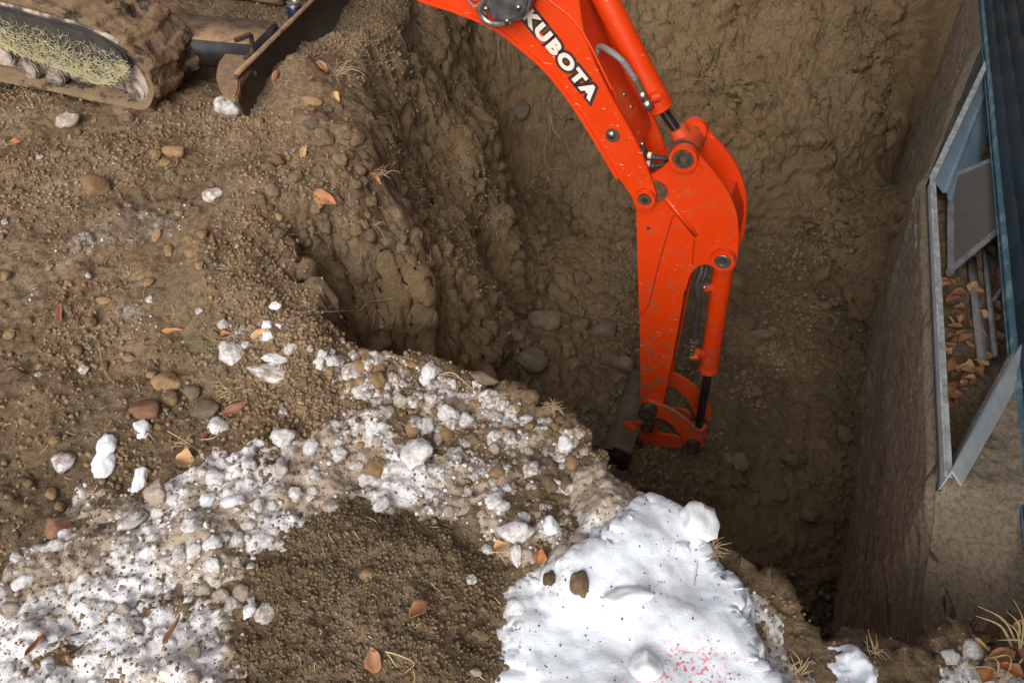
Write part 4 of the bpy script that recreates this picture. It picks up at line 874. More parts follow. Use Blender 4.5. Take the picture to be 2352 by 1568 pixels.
MB().box(g0 - bf * .62 + Vector((0, 0, .0225)), bf * .595, bdv * .105, Vector((0, 0, .0022))).build('dust_layer', M['dusty_navy'], ba, .001)
ba2 = MB().box(bA + bdv * 1.15 - bf * .63 + Vector((0, 0, -.03)), bf * .60, bdv * .11, Vector((0, 0, .05))).build('blade_arm', M['navy'], exc, .004)
gz0 = bA.z - .02
MB().prism([atz(*c1(x, y), gz0) for x, y in smoothpoly([(1318, 450), (1345, 350), (1430, 292), (1560, 295), (1740, 140), (1760, 160), (1470, 458), (1460, 590), (1400, 580), (1335, 525)], 1)], Vector((0, 0, -.03))).build('foot_plate', M['dustcap'], bld, .006)
MB().tube(spline([atz(*c1(1440, 250), gz0 + .10), atz(*c1(1485, 232), gz0 + .10), atz(*c1(1532, 214), gz0 + .10), atz(*c1(1542, 260), gz0 + .07), atz(*c1(1540, 325), gz0 + .03), atz(*c1(1500, 362), gz0 + .0)], 5), .0085, 10).build('lock_pin', M['steel'], bld)
disc_c = bA + bdv * .13 + bf * -.022 + Vector((0, 0, -.055)); MB().tube([disc_c, disc_c + bf * .012], .009, 12).build('blade_bolt', M['bright_steel'], bld)
# drink can behind the blade
cc = atz(673, 6, .40); can = empty('drink_can', cc - Vector((0, 0, .12)), 'small dark blue can with silver lid standing behind the dozer blade', 'can')
MB().tube([cc - Vector((0, 0, z)) for z in (.012, .02, .105, .115, .12)], [.029, .033, .033, .029, .025], 32).build('can_body', M['can_blue'], can)
MB().tube([cc - Vector((0, 0, .0119)), cc - Vector((0, 0, .002))], [.029, .027], 32).ring(cc - Vector((0, 0, .003)), (0, 0, 1), .028, .024, .005).build('lid', M['bright_steel'], can)
MB().ring(cc + Vector((.006, -.004, -.0015)), (0, 0, 1), .010, .006, .002).build('pull_tab', M['bright_steel'], can)
M['clod_thing'] = stonemat('dry_clod', (.125, .085, .05), (.225, .152, .088))
# ---------------------------------------------------------------- stones, frozen lumps, clods
rng = np.random.RandomState(5)
def rockmesh(name, seed, cuts=7, sub=3, rough=.10, flat=1.0, sharp=.88):
    bm = bmesh.new(); bmesh.ops.create_icosphere(bm, subdivisions=sub, radius=1.0); r = random.Random(seed)
    pl = []
    for _ in range(cuts):
        v = Vector((r.gauss(0, 1), r.gauss(0, 1), r.gauss(0, 1))).normalized(); pl.append((v, r.uniform(.62, sharp)))
    co = np.array([v.co[:] for v in bm.verts]); nz = fbm(co[:, 0], co[:, 1], co[:, 2], 1.4, 4, .55, off=seed * 3.7); nf = perlin(co[:, 0] * 6 + seed, co[:, 1] * 6, co[:, 2] * 6)
    for i, v in enumerate(bm.verts):
        p = v.co.copy()
        for n_, d_ in pl:
            k = p.dot(n_) - d_
            if k > 0: p -= n_ * k * .88
        p *= 1 + rough * nz[i] + .03 * nf[i]; p.z *= flat; v.co = p
    me = bpy.data.meshes.new(name); bm.to_mesh(me); bm.free(); me.polygons.foreach_set('use_smooth', [True] * len(me.polygons)); return me
ROCK = {k: [rockmesh('stone', 10 + i, 8, 3, .10) for i in range(7)] for k in ('r',)}['r']
LUMP = [rockmesh('snow_lump', 40 + i, 7, 3, .30, 1, .9) for i in range(9)]
CLOD = [rockmesh('clod', 70 + i, 5, 3, .26, 1, .92) for i in range(5)]
_mc = {}
def withmat(me, key):
    k = (me.name, key)
    if k not in _mc: m2 = me.copy(); m2.materials.clear(); m2.materials.append(M[key]); _mc[k] = m2
    return _mc[k]
def put(name, px, py, wpx, hpx, mkey, label, cat, group=None, rot=None, lib=None, sink=.35, var=None, hz=None):
    h = hit(px, py)
    if h is None: return None
    p, n, dep = h; lib = lib or ROCK; me = lib[(var if var is not None else random.randrange(len(lib))) % len(lib)]
    a = wpx / F * dep; b_ = hpx / F * dep * 1.12; c_ = hz if hz is not None else min(a, b_) * .78
    o = bpy.data.objects.new(name, withmat(me, mkey)); col.objects.link(o); nn_ = (n * .6 + Vector((0, 0, 1)) * .4).normalized()
    rt = R(rot if rot is not None else random.uniform(0, 360)); q = nn_.to_track_quat('Z', 'Y')
    ex = Vector((math.cos(rt), math.sin(rt), 0)); ex = (ex - nn_ * ex.dot(nn_)).normalized(); ey = nn_.cross(ex)
    o.matrix_world = Matrix.Translation(p + nn_ * c_ * (1 - 2 * sink) * .9) @ Matrix((ex, ey, nn_)).transposed().to_4x4() @ Matrix.Diagonal((a, b_, c_, 1))
    return tag(o, label, cat, group)
HAND = [  # px, py, half width, half height, material, rotation, label
 (220, 432, 35, 27, 'stone', -15, 'wedge-shaped brown stone alone on fine soil below the white frosted lump'),
 (522, 254, 33, 29, 'stone_frost', 0, 'round mud-caked stone wedged behind the near corner of the dozer blade'),
 (404, 350, 31, 17, 'stone', 5, 'flat oval tan stone, the widest of the row below the dozer blade'),
 (358, 356, 14, 15, 'stone', 0, 'small tan stone touching the left end of the flat oval stone'),
 (378, 375, 15, 9, 'stone', 10, 'small flat pebble just under the flat oval tan stone'),
 (718, 237, 26, 15, 'stone', -15, 'oval brown stone half buried beside the tangle of roots near the blade'),
 (716, 286, 20, 13, 'stone_grey', 0, 'dusty clod-like stone below the root tangle at the pit crest'),
 (596, 283, 11, 12, 'stone', 0, 'pale tan pebble right in front of the bottom corner of the dozer blade'),
 (645, 285, 11, 11, 'stone', 0, 'round yellow-tan pebble a little right of the pebbles at the blade corner'),
 (492, 452, 22, 24, 'stone_frost', 60, 'ragged pinkish stone with a white frost spot in the middle of the soil bank'),
 (440, 582, 18, 17, 'stone', 0, 'angular tan stone, lowest of the little heap of pebbles on the soil bank'),
 (466, 540, 14, 18, 'stone', 10, 'upright brown stone at the top right of the little heap of pebbles'),
 (437, 552, 14, 15, 'stone', 0, 'rounded brown stone in the middle of the little heap of pebbles'),
 (362, 542, 12, 17, 'stone', -20, 'egg-shaped tan pebble left of the little heap of pebbles'),
 (388, 577, 12, 15, 'stone', 20, 'broad tan pebble of the pair left of the heap of pebbles'),
 (344, 650, 13, 16, 'stone', -20, 'tan pebble standing on edge under the pair of pebbles'),
 (240, 692, 19, 11, 'stone', 0, 'flat brown pebble near the left edge above the snow streak'),
 (176, 806, 17, 17, 'stone', 30, 'rounded brown stone at the lower end of the frosty streak'),
 (382, 884, 38, 25, 'stone', 12, 'large tan slab, biggest of the stone cluster above the curled tan leaf'),
 (392, 918, 22, 20, 'stone', 30, 'five-sided tan stone leaning against the large tan slab'),
 (444, 902, 22, 20, 'stone_grey', 0, 'grey-brown stone right of the five-sided tan stone'),
 (340, 945, 43, 26, 'stone_red', 10, 'wide reddish stone with a pale vein under the large tan slab'),
 (474, 942, 40, 22, 'stone_grey', -5, 'wide dark dusty stone left of the long red-brown leaf'),
 (620, 855, 55, 22, 'stone_frost', -10, 'long brown slab powdered with frost under the clump of dirty ice'),
 (148, 1063, 27, 26, 'stone_frost', 0, 'round brown stone dusted white left of the tall white ice lump'),
 (117, 1135, 14, 15, 'stone', 30, 'small yellowish pebble low on the bare soil at the left edge'),
 (56, 968, 13, 12, 'stone', 30, 'smooth yellowish pebble near the left edge above the round frosted stone'),
 (132, 1212, 33, 28, 'stone_red', -30, 'reddish brown three-cornered stone at the left edge of the dirty snow'),
 (307, 1196, 26, 40, 'stone_frost', -35, 'upright tan block of stone bedded in the dirty snow'),
 (846, 830, 17, 33, 'stone', 10, 'tall orange-tan stone standing on the lip of the pit'),
 (832, 878, 14, 13, 'stone', 0, 'small orange-tan stone at the foot of the tall stone on the lip'),
 (806, 858, 22, 22, 'stone_frost', 0, 'pinkish white stone left of the tall stone on the lip'),
 (866, 1076, 27, 24, 'stone', 20, 'orange-brown stone nested in the dirty snow above the dark soil patch'),
 (845, 1322, 19, 19, 'stone', 40, 'brown angular stone alone in the middle of the dark soil patch'),
 (1084, 1330, 16, 11, 'stone_frost', 20, 'pale brown stone at the right side of the dark soil patch'),
 (846, 540, 22, 24, 'stone_grey', 0, 'grey stone hanging in roots on the slope of the pit'),
 (1200, 258, 27, 22, 'stone_grey', -20, 'grey stone sticking out of the pit wall left of the orange boom'),
 (1255, 742, 48, 34, 'stone_grey', 0, 'largest boulder lying in the pit left of the arm'),
 (1387, 762, 33, 26, 'stone_grey', 30, 'boulder in the pit between the largest boulder and the orange arm'),
 (1185, 772, 20, 17, 'stone_grey', 0, 'rounded stone at the foot of the left pit wall'),
 (1222, 826, 46, 28, 'stone_grey', -15, 'broad flat boulder below the largest boulder in the pit'),
 (1112, 872, 34, 17, 'stone_grey', 0, 'flat stone in the shade right behind the lip of the pit'),
 (1402, 966, 20, 20, 'stone_grey', 0, 'squarish stone beside the bucket hinge'),
 (1316, 696, 13, 15, 'stone_grey', 0, 'small stone above the largest boulder in the pit'),
 (1750, 769, 28, 14, 'stone_grey', 0, 'flat long stone on the pit floor right of the arm'),
 (1816, 1056, 22, 17, 'stone_grey', 0, 'boulder half sunk in the pit floor below the bucket links'),
]
for px, py, a, b_, mk, rt, lb in HAND: put('stone', px, py, a, b_, mk, lb, 'stone', None, rt, var=(px * 7 + py) % 7)
ICE = [
 (160, 284, 27, 20, 20, 'white frosted lump lying on soil below the muddy track'),
 (244, 1030, 24, 28, 0, 'upper half of the tall bright white ice lump at the left'),
 (240, 1066, 26, 30, 0, 'lower half of the tall bright white ice lump at the left'),
 (322, 1103, 17, 28, 0, 'egg-shaped white ice lump standing right of the tall white lump'),
 (366, 1130, 33, 29, 10, 'round dirt-stained ice ball right of the egg-shaped lump'),
 (328, 985, 18, 26, 20, 'dirty white lump on the soil just above the tall white lump'),
 (502, 983, 23, 22, 0, 'white lump with dark spots below the long red-brown leaf'),
 (651, 1004, 28, 20, 0, 'smooth oval snow lump right of the spotted lump'),
 (716, 1028, 18, 20, 0, 'small rounded snow lump right of the smooth oval lump'),
 (632, 705, 14, 10, 10, 'tiny bright white lump highest on the slope beside the straw'),
 (458, 716, 10, 9, 0, 'tiny white lump left on bare soil above the grass tuft'),
 (513, 746, 13, 12, 0, 'small white lump above the green grass tuft'),
 (613, 750, 13, 12, 0, 'upper left of the three bright white lumps beside the yellow leaf'),
 (641, 752, 11, 13, 0, 'upper right of the three bright white lumps beside the yellow leaf'),
 (617, 772, 14, 16, 0, 'lowest of the three bright white lumps beside the yellow leaf'),
 (532, 812, 26, 30, 30, 'pinkish slab of ice below the green grass tuft'),
 (567, 795, 12, 12, 0, 'small ball of ice right of the pinkish slab'),
 (668, 798, 14, 24, 0, 'upright white lump at the right end of the ice clump'),
 (630, 826, 30, 12, 0, 'long white crust of ice along the bottom of the ice clump'),
 (957, 1048, 42, 33, 10, 'big dirty slab of frozen snow near the lip'),
 (1050, 1046, 26, 18, 20, 'smooth grey-white slab right of the big dirty slab'),
 (982, 981, 17, 21, 0, 'pointed speckled ice lump above the big dirty slab'),
 (985, 850, 18, 26, 0, 'whitish knob of ice at the very edge of the pit'),
 (1186, 1221, 40, 28, 10, 'large smooth snow lump with a dirty base above the pale leaf'),
 (1265, 1208, 17, 22, 0, 'upright snow lump between the large lump and the white bank'),
 (1186, 1272, 14, 24, 10, 'spotted snow lump under the large smooth lump'),
 (1155, 1163, 18, 14, 0, 'small snow lump in a hollow above the large smooth lump'),
 (1602, 1204, 42, 42, 10, 'squarish block of snow jutting over the pit from the white bank'),
 (1440, 1378, 62, 24, 5, 'smooth cream-white ridge of snow lying across the bank'),
 (1484, 1535, 36, 34, 0, 'rounded white hump of snow at the bottom edge of the bank'),
 (1565, 1262, 20, 14, 0, 'small snow lump at the edge of the bank below the squarish block'),
 (1090, 1543, 18, 10, 0, 'small snow lump lying on the dark soil patch near the bottom edge'),
 (2184, 1506, 20, 18, 0, 'left of the two upright snow lumps in the bottom right corner'),
 (2232, 1492, 22, 22, 0, 'right of the two upright snow lumps in the bottom right corner'),
 (480, 1152, 20, 20, 0, 'snow ball bedded in the dirty snow left of the bright snow tongue'),
 (536, 1152, 26, 16, 20, 'pale pinkish stone-like ice lump left of the bright snow tongue'),
 (610, 1413, 24, 24, 0, 'round snow ball at the left rim of the dark soil patch'),
 (573, 1405, 17, 20, 0, 'bright snow ball left of the round ball at the rim of the dark soil patch'),
]
for i, (px, py, a, b_, rt, lb) in enumerate(ICE):
    put('snow_lump', px, py, a, b_, 'ice_clean' if any(k in lb for k in ('bright', 'bank', 'tall', 'squarish')) else 'ice', lb, 'snow lump', None, rt, LUMP, .3, i)
# many small ones
def inpoly(px, py, P):
    c = False; n = len(P)
    for i in range(n):
        (ax, ay), (bx, by) = P[i], P[(i + 1) % n]
        if (ay > py) != (by > py) and px < (bx - ax) * (py - ay) / (by - ay) + ax: c = not c
    return c
def scatter(n, P, fn, rs):
    r = random.Random(rs); xs = [p[0] for p in P]; ys = [p[1] for p in P]; k = 0
    while k < n:
        x, y = r.uniform(min(xs), max(xs)), r.uniform(min(ys), max(ys))
        if inpoly(x, y, P): fn(x, y, r); k += 1
SOILPX = [(0, 230), (330, 260), (560, 300), (620, 260), (700, 200), (780, 260), (870, 420), (760, 520), (620, 640), (700, 740), (900, 830), (860, 960), (500, 1010), (280, 1080), (150, 1180), (0, 1250)]
def peb(x, y, r):
    s = 4.2 + 9 * r.random() ** 2.4; put('pebble', x, y, s * r.uniform(.9, 1.3), s, r.choice(['stone', 'stone', 'clod_thing', 'clod_thing', 'stone_grey', 'stone_frost']), 'small rounded pebble scattered on the bare brown soil left of the pit', 'pebble', 'pebbles scattered on the soil bank', None, ROCK if r.random() < .5 else CLOD, .42)
scatter(160, SOILPX, peb, 1)
scatter(90, [(360, 720), (700, 700), (900, 820), (1300, 980), (1200, 1060), (700, 1010), (380, 960)], peb, 21)
SNPX = [(20, 1290), (150, 1200), (330, 1130), (500, 1060), (720, 1000), (900, 1000), (1180, 1060), (1250, 1200), (1150, 1290), (1000, 1200), (820, 1150), (690, 1200), (600, 1320), (545, 1480), (560, 1568), (0, 1568)]
def lmp(x, y, r):
    s = 6 + 16 * r.random() ** 2.2; put('snow_lump', x, y, s * r.uniform(.9, 1.35), s, 'ice', 'rounded lump of frozen snow in the clumpy dirty snow around the dark soil patch', 'snow lump', 'frozen lumps in the dirty snow', None, LUMP, .5)
scatter(150, SNPX, lmp, 2)
def cru(x, y, r):
    s = 5 + 15 * r.random() ** 2; put('frozen_clod', x, y, s * r.uniform(.9, 1.3), s, r.choice(['stone_frost', 'stone_frost', 'ice', 'stone']), 'crumbly frozen clod in the tan and white crust along the lip of the pit', 'frozen clod', 'frozen clods along the lip of the pit', None, CLOD, .4)
scatter(150, [(680, 780), (840, 800), (1000, 850), (1270, 960), (1400, 1040), (1310, 1080), (1300, 1180), (1180, 1150), (1100, 1040), (900, 990), (760, 900)], cru, 3)
def cld(x, y, r):
    s = 7 + 17 * r.random() ** 2.2; put('clod', x, y, s * r.uniform(.9, 1.3), s, 'clod_thing', 'clod of brown earth lying in the bottom of the pit', 'clod', 'clods of earth in the pit', None, CLOD, .55)
scatter(60, [(1080, 700), (1250, 620), (1440, 640), (1460, 900), (1380, 1000), (1100, 900)], cld, 4)
scatter(34, [(1660, 620), (1960, 640), (1950, 1200), (1700, 1150), (1640, 1060), (1700, 900)], cld, 5)
def cls(x, y, r):
    s = 6 + 13 * r.random() ** 2; put('clod', x, y, s * r.uniform(.9, 1.3), s, 'clod_thing', 'crumb of brown earth clinging to the crest of the pit', 'clod', 'clods along the crest of the pit', None, CLOD, .45)
scatter(75, [(640, 300), (780, 200), (860, 420), (840, 540), (700, 560), (620, 620), (560, 480)], cls, 6)
def cds(x, y, r):
    s = 4 + 8 * r.random() ** 2.5; put('clod', x, y, s * r.uniform(.9, 1.3), s, 'clod_thing', 'small dark crumb on the dark soil patch between the snow', 'clod', 'crumbs on the dark soil patch', None, CLOD, .4)
scatter(50, [(600, 1330), (700, 1210), (830, 1160), (1000, 1210), (1130, 1310), (1130, 1560), (550, 1560), (540, 1480)], cds, 8)
for px, py, a in ((1266, 1333, 15), (1332, 1344, 22), (1260, 1120, 20), (1300, 1115, 16)):
    put('clod', px, py, a, a * 1.2, 'clod_thing', {1266: 'round brown clod lying on the snow bank near its left edge', 1332: 'larger brown clod lying on the snow bank right of the round one', 1260: 'dark brown ball of soil under the small red leaf', 1300: 'dark soil ball right of the one under the small red leaf'}[px], 'clod', None, 0, CLOD, .12)
# ---- crumbs nobody could count: one mesh
def crumbs(name, n, sampler, rmin, rmax, pw, mkey, label, seed, darkv=.2, sn=False):
    r = np.random.RandomState(seed); pts = sampler(r, n); n = len(pts)
    bm = bmesh.new(); bmesh.ops.create_icosphere(bm, subdivisions=1, radius=1); tv = np.array([v.co[:] for v in bm.verts]); tf = np.array([[v.index for v in f.verts] for f in bm.faces]); bm.free()
    rad = rmin + (rmax - rmin) * r.rand(n) ** pw; jit = 1 + .28 * (r.rand(n, len(tv), 1) - .5) * 2
    sc3 = rad[:, None, None] * (.7 + .6 * r.rand(n, 1, 3)); V_ = tv[None] * jit * sc3
    a = r.rand(n) * 6.283; ca, sa = np.cos(a)[:, None], np.sin(a)[:, None]; V_ = np.stack([V_[..., 0] * ca - V_[..., 1] * sa, V_[..., 0] * sa + V_[..., 1] * ca, V_[..., 2]], -1) + pts[:, None, :]; V_[..., 2] += rad[:, None] * .25
    Fc = (tf[None] + (np.arange(n) * len(tv))[:, None, None]).reshape(-1, 3); V_ = V_.reshape(-1, 3)
    me = bpy.data.meshes.new(name); me.vertices.add(len(V_)); me.vertices.foreach_set('co', V_.ravel()); me.loops.add(Fc.size); me.loops.foreach_set('vertex_index', Fc.ravel().astype(np.int32))
    me.polygons.add(len(Fc)); me.polygons.foreach_set('loop_start', np.arange(0, Fc.size, 3, dtype=np.int32)); me.polygons.foreach_set('loop_total', np.full(len(Fc), 3, dtype=np.int32)); me.update(calc_edges=True)
    dk = np.repeat(np.clip(darkv + .5 * (r.rand(n) - .5), 0, 1), len(tv)); at = me.attributes.new('dark', 'FLOAT', 'POINT'); at.data.foreach_set('value', dk.astype(np.float32))
    o = link(name, me, M[mkey]); o['kind'] = 'stuff'; tag(o, label, 'soil crumbs'); return o
PX, PY, PZ = P3[..., 0], P3[..., 1], P3[..., 2]
def samp(cond, dens=None):
    m_ = cond & core; ii = np.flatnonzero(m_.ravel()); pr_ = None
    if dens is not None: pr_ = dens.ravel()[ii]; pr_ = pr_ / pr_.sum()
    def f(r, n):
        k = r.choice(ii, n, p=pr_); p = P3.reshape(-1, 3)[k].copy(); p[:, :2] += (r.rand(n, 2) - .5) * .007; return p
    return f
dn_ = (1 + 2.5 * np.exp(-((D0 + .14) / .16) ** 2) * (Y > 1.3)) * np.clip(.25 + fbm(X, Y, 0 * X, 2.2, 3, off=15), .03, 2) ** 1.5
crumbs('soil_crumbs', 48000, samp((D0 < .02) & (Y < 4) & (X < 1.0) & (SPD < .0), dn_), .0012, .0085, 3, 'clod', 'loose crumbs of brown earth over the soil bank left of the pit', 1, .2)
crumbs('soil_crumbs', 13000, samp(SPD > 0), .001, .0055, 3, 'clod', 'fine crumbs covering the dark soil patch between the snow', 2, .75)
crumbs('soil_crumbs', 16000, samp((D0 > .0) & (TT > .6), dn_), .002, .017, 5, 'clod', 'loose crumbs and rubble over the floor of the pit', 3, .45)
crumbs('soil_crumbs', 15000, samp((D0 > -.02) & (TT <= .6), dn_), .0015, .010, 4, 'clod', 'crumbs resting on the slopes of the pit', 4, .25)
# soil grains on the snow
def snsamp(cos_, cnt):
    c_ = np.concatenate(cos_)
    def f(r, n): return c_[r.choice(len(c_), n)].copy()
    return f
crumbs('soil_grains', 380, snsamp([s1c], 0), .0006, .0028, 4, 'clod', 'dark soil grains sprinkled on the clean white snow bank', 5, .9)
crumbs('soil_grains', 8000, snsamp([s2c, s3c, s4c, s6c, s7c], 0), .0008, .0055, 4.5, 'clod', 'brown soil grains pressed into the dirty snow and crust', 6, .3)
def ice_crumbs():
    o = crumbs('snow_crumbs', 2200, snsamp([s2c, s3c, s4c, s6c], 0), .0012, .0075, 4, 'ice', 'small white crumbs of frozen snow over the dirty snow', 7, .0); o['category'] = 'snow crumbs'
    o = crumbs('snow_crumbs', 900, samp((frost > .25) & (D0 < .02)), .001, .005, 3, 'ice', 'tiny white ice crumbs on the frosted patches of the soil bank', 8, .0); o['category'] = 'snow crumbs'
ice_crumbs()
# ---------------------------------------------------------------- leaves
def leaf(px, py, L_, ang, wr, mkey, label, curl=.25, lobes=0, stem=.35, lift=.008, roll=0.0):
    h = hit(px, py)
    if h is None: return
    p, n, dep = h; ca, sa = math.cos(R(ang)), -math.sin(R(ang)); h2 = hit(px + ca * 14, py + sa * 14)
    view = (CAM - p).normalized(); nn_ = (n * .5 + view * .35 + Vector((0, 0, .4))).normalized()
    # picture direction carried to the surface
    right = Vector((1, 0, 0)); upv = Vector((0, SP, CP)); ex = right * ca - upv * sa; ex = (ex - nn_ * ex.dot(nn_)).normalized(); ey = nn_.cross(ex)
    L = .88 * L_ / F * dep; nu, nv = 13, 7; V = []; Fc = []
    r = random.Random(px * 31 + py)
    ph = r.uniform(0, 6)
    for i in range(nu):
        u = i / (nu - 1); w_ = wr * (math.sin(math.pi * min(1, u ** .8)) ** .85) * (1 - .25 * u) if 0 < i < nu - 1 else .004
        if lobes: w_ *= 1 + .22 * math.sin(u * lobes * math.pi + ph)
        for j in range(nv):
            v = (j / (nv - 1) - .5) * 2; ww_ = w_ * (1 + .10 * math.sin(u * 9 + ph + (2 if v > 0 else 0)))
            z = curl * (v * v) * w_ * 1.2 + curl * .5 * (u - .5) ** 2 + .03 * math.sin(u * 7 + v * 2 + ph) + roll * v * w_
            V.append(((u - .5) * L, v * ww_ * .5 * L, z * L))
    for i in range(nu - 1):
        for j in range(nv - 1): a = i * nv + j; Fc.append((a, a + 1, a + nv + 1, a + nv))
    bm = bmesh.new(); me = bpy.data.meshes.new('leaf'); me.from_pydata(V, [], Fc); bm.from_mesh(me)
    bmesh.ops.solidify(bm, geom=bm.faces[:], thickness=.0006); bm.to_mesh(me); bm.free()
    mw = Matrix.Translation(p + nn_ * (lift + .02 * L)) @ Matrix((ex, ey, nn_)).transposed().to_4x4()
    o = link('leaf', me, M[mkey]); o.matrix_world = mw; tag(o, label, 'leaf')
    if stem:
        MBs = MB().tube(spline([(-.5 * L, 0, .02 * L), (-.5 * L - stem * L * .5, .05 * L, .03 * L), (-.5 * L - stem * L, .0, 0)], 4), .0009, 5); s_ = MBs.build('stem', M['straw' if 'orange' in mkey else 'leaf_red'], None, auto=False); s_.parent = o
    return o
LEAVES = [
 (746, 456, 66, -25, .62, 'leaf_orange', 'large orange leaf with a pale stem lying on the crest of the pit', .2, 0, .6),
 (700, 353, 44, 80, .45, 'leaf_tan', 'narrow yellow-orange leaf standing on edge above the large orange leaf', .4, 0, .3),
 (860, 412, 44, -38, .42, 'leaf_orange', 'orange leaf hanging over the crest right of the large orange leaf', .3, 0, .2),
 (432, 1066, 66, -10, .75, 'leaf_tan', 'curled pale tan leaf with a torn edge on the dirty snow left of middle', .5, 3, .4),
 (545, 938, 74, 32, .36, 'leaf_red', 'long pointed red-brown leaf lying above the spotted white lump', .2, 0, 0),
 (475, 1003, 44, 75, .3, 'leaf_red', 'thin dark red leaf edge below the long red-brown leaf', .6, 0, 0),
 (962, 1406, 64, 50, .62, 'leaf_brown', 'folded red-brown leaf with a long red stem on the dark soil patch', .8, 2, .8),
 (862, 1514, 70, 110, .72, 'leaf_brown', 'broad brown leaf on the dark soil patch near the bottom edge', .25, 0, .2),
 (144, 722, 56, 100, .42, 'leaf_red', 'reddish brown leaf fragment standing near the left edge', .4, 2, .3),
 (174, 735, 32, 100, .35, 'leaf_red', 'smaller reddish leaf fragment right of the larger one near the left edge', .5, 0, 0),
 (223, 224, 46, -20, .5, 'leaf_orange', 'orange-brown leaf lying just below the muddy track', .3, 0, 0),
 (40, 334, 24, 20, .8, 'leaf_orange', 'small crumpled orange leaf near the left edge below the track', .7, 2, .6),
 (1238, 1276, 44, 70, .72, 'leaf_orange', 'orange leaf stuck in the snow at the left edge of the white bank', .5, 2, 0),
 (1160, 1258, 50, 15, .5, 'leaf_tan', 'crumpled tan leaf with long straw-like stem under the large snow lump', .9, 3, 1.6),
 (405, 1450, 80, 82, .16, 'leaf_brown', 'long thin curled brown leaf standing in the snow at the bottom left', 1.2, 0, .2),
 (85, 1482, 74, 62, .2, 'leaf_brown', 'narrow rolled brown leaf in the snow near the bottom left corner', 1.0, 0, .2),
 (1140, 1108, 22, 50, .45, 'leaf_orange', 'tiny red-orange leaf tip on the dirty snow near the soil balls', .4, 0, 0),
 (400, 762, 56, 5, .3, 'leaf_orange', 'dusty orange leaf half buried left of the green grass tuft', .3, 0, 0),
 (600, 768, 52, 25, .45, 'leaf_tan', 'yellow-brown leaf left of the three bright white lumps', .4, 0, .7),
 (522, 770, 26, 10, .6, 'leaf_orange', 'small yellow and orange leaf beside the green grass tuft', .6, 2, 0),
 (736, 160, 40, -30, .55, 'leaf_brown', 'red-brown leaf caught in the root tangle at the pit crest', .7, 2, 0),
 (772, 228, 34, -60, .6, 'leaf_tan', 'tan leaf hanging at the lower side of the root tangle', .5, 0, 0),
 (715, 185, 30, 60, .3, 'leaf_brown', 'dark narrow leaf standing against the dozer blade', .6, 0, 0),
 (640, 180, 40, 80, .4, 'leaf_brown', 'brown crumpled leaf in the straw at the foot of the dozer blade', .9, 2, 0),
 # in the window well
 (2233, 662, 40, 60, .7, 'leaf_tan', 'oval tan leaf highest in the litter of the window well', .3, 0, .3),
 (2165, 652, 34, 0, .6, 'leaf_orange', 'yellow-orange leaf against the outer wall of the well below the screen', .6, 2, 0),
 (2251, 732, 44, -10, .8, 'leaf_tan', 'ragged orange-tan leaf at the house side of the well litter', .5, 3, 0),
 (2144, 745, 32, 80, .6, 'leaf_tan', 'pale orange leaf on the outer rim halfway along the well', .4, 2, 0),
 (2146, 690, 22, 10, .7, 'leaf_orange', 'small orange leaf tip on the outer rim of the well', .4, 0, 0),
 (2190, 690, 30, 10, .5, 'leaf_brown', 'dark orange leaf in the middle of the well litter', .7, 2, 0),
 (2264, 823, 34, 50, .6, 'leaf_tan', 'yellow tan leaf beside the near metal side of the well', .6, 0, 0),
 (2222, 855, 36, -30, .6, 'leaf_brown', 'red-brown leaf low in the well litter', .4, 0, 0),
 (2236, 880, 30, 40, .5, 'leaf_red', 'dark red-brown leaf beside the low red-brown leaf in the well', .5, 0, 0),
 (2193, 909, 34, 10, .65, 'leaf_orange', 'lowest orange-brown leaf in the near corner of the well', .3, 0, .2),
 (2290, 630, 44, 80, .7, 'leaf_red', 'rusty leaf behind the window frame in the well', .4, 0, 0),
 (2215, 780, 40, 20, .6, 'leaf_brown', 'dusty brown leaf half covered by soil in the well', .6, 2, 0),
 (2250, 770, 34, -50, .5, 'leaf_brown', 'narrow brown leaf leaning on the house side of the well litter', .6, 0, 0),
 (2180, 840, 44, 70, .6, 'leaf_brown', 'broad dull brown leaf at the outer side low in the well', .5, 2, 0),
 # bottom right corner
 (2300, 1510, 70, 20, .7, 'leaf_brown', 'large brown leaf topmost of the leaf litter in the bottom right corner', .5, 2, 0),
 (2320, 1540, 60, -30, .6, 'leaf_orange', 'orange-brown curled leaf in the bottom right corner litter', .8, 3, 0),
 (2270, 1550, 60, 60, .6, 'leaf_orange', 'orange leaf at the bottom edge right of the upright snow lumps', .6, 3, 0),
 (2250, 1480, 40, -50, .35, 'leaf_tan', 'narrow tan leaf above the litter in the bottom right corner', .7, 0, 0),
 (2338, 1500, 50, 100, .6, 'leaf_red', 'dark red leaf at the right edge of the bottom corner litter', .5, 0, 0),
 (2345, 1440, 40, 60, .5, 'leaf_tan', 'tan leaf at the right edge among the dry grass', .6, 0, 0),
]
for a in LEAVES: leaf(*a)
lr = random.Random(12)
for k in range(64):
    y_q = lr.uniform(650, 940); x_q = lr.uniform(2165, min(2290, 2185 + (960 - y_q) * .6))
    o_ = leaf(int(x_q), int(y_q), lr.uniform(20, 40), lr.uniform(0, 180), lr.uniform(.3, .7), lr.choice(['leaf_tan', 'leaf_brown', 'leaf_brown', 'leaf_red']), 'small dry leaf among the litter on the floor of the window well', lr.uniform(.3, 1.0), lr.choice([0, 2, 3]), 0)
    if o_: o_['group'] = 'small leaves in the window well'

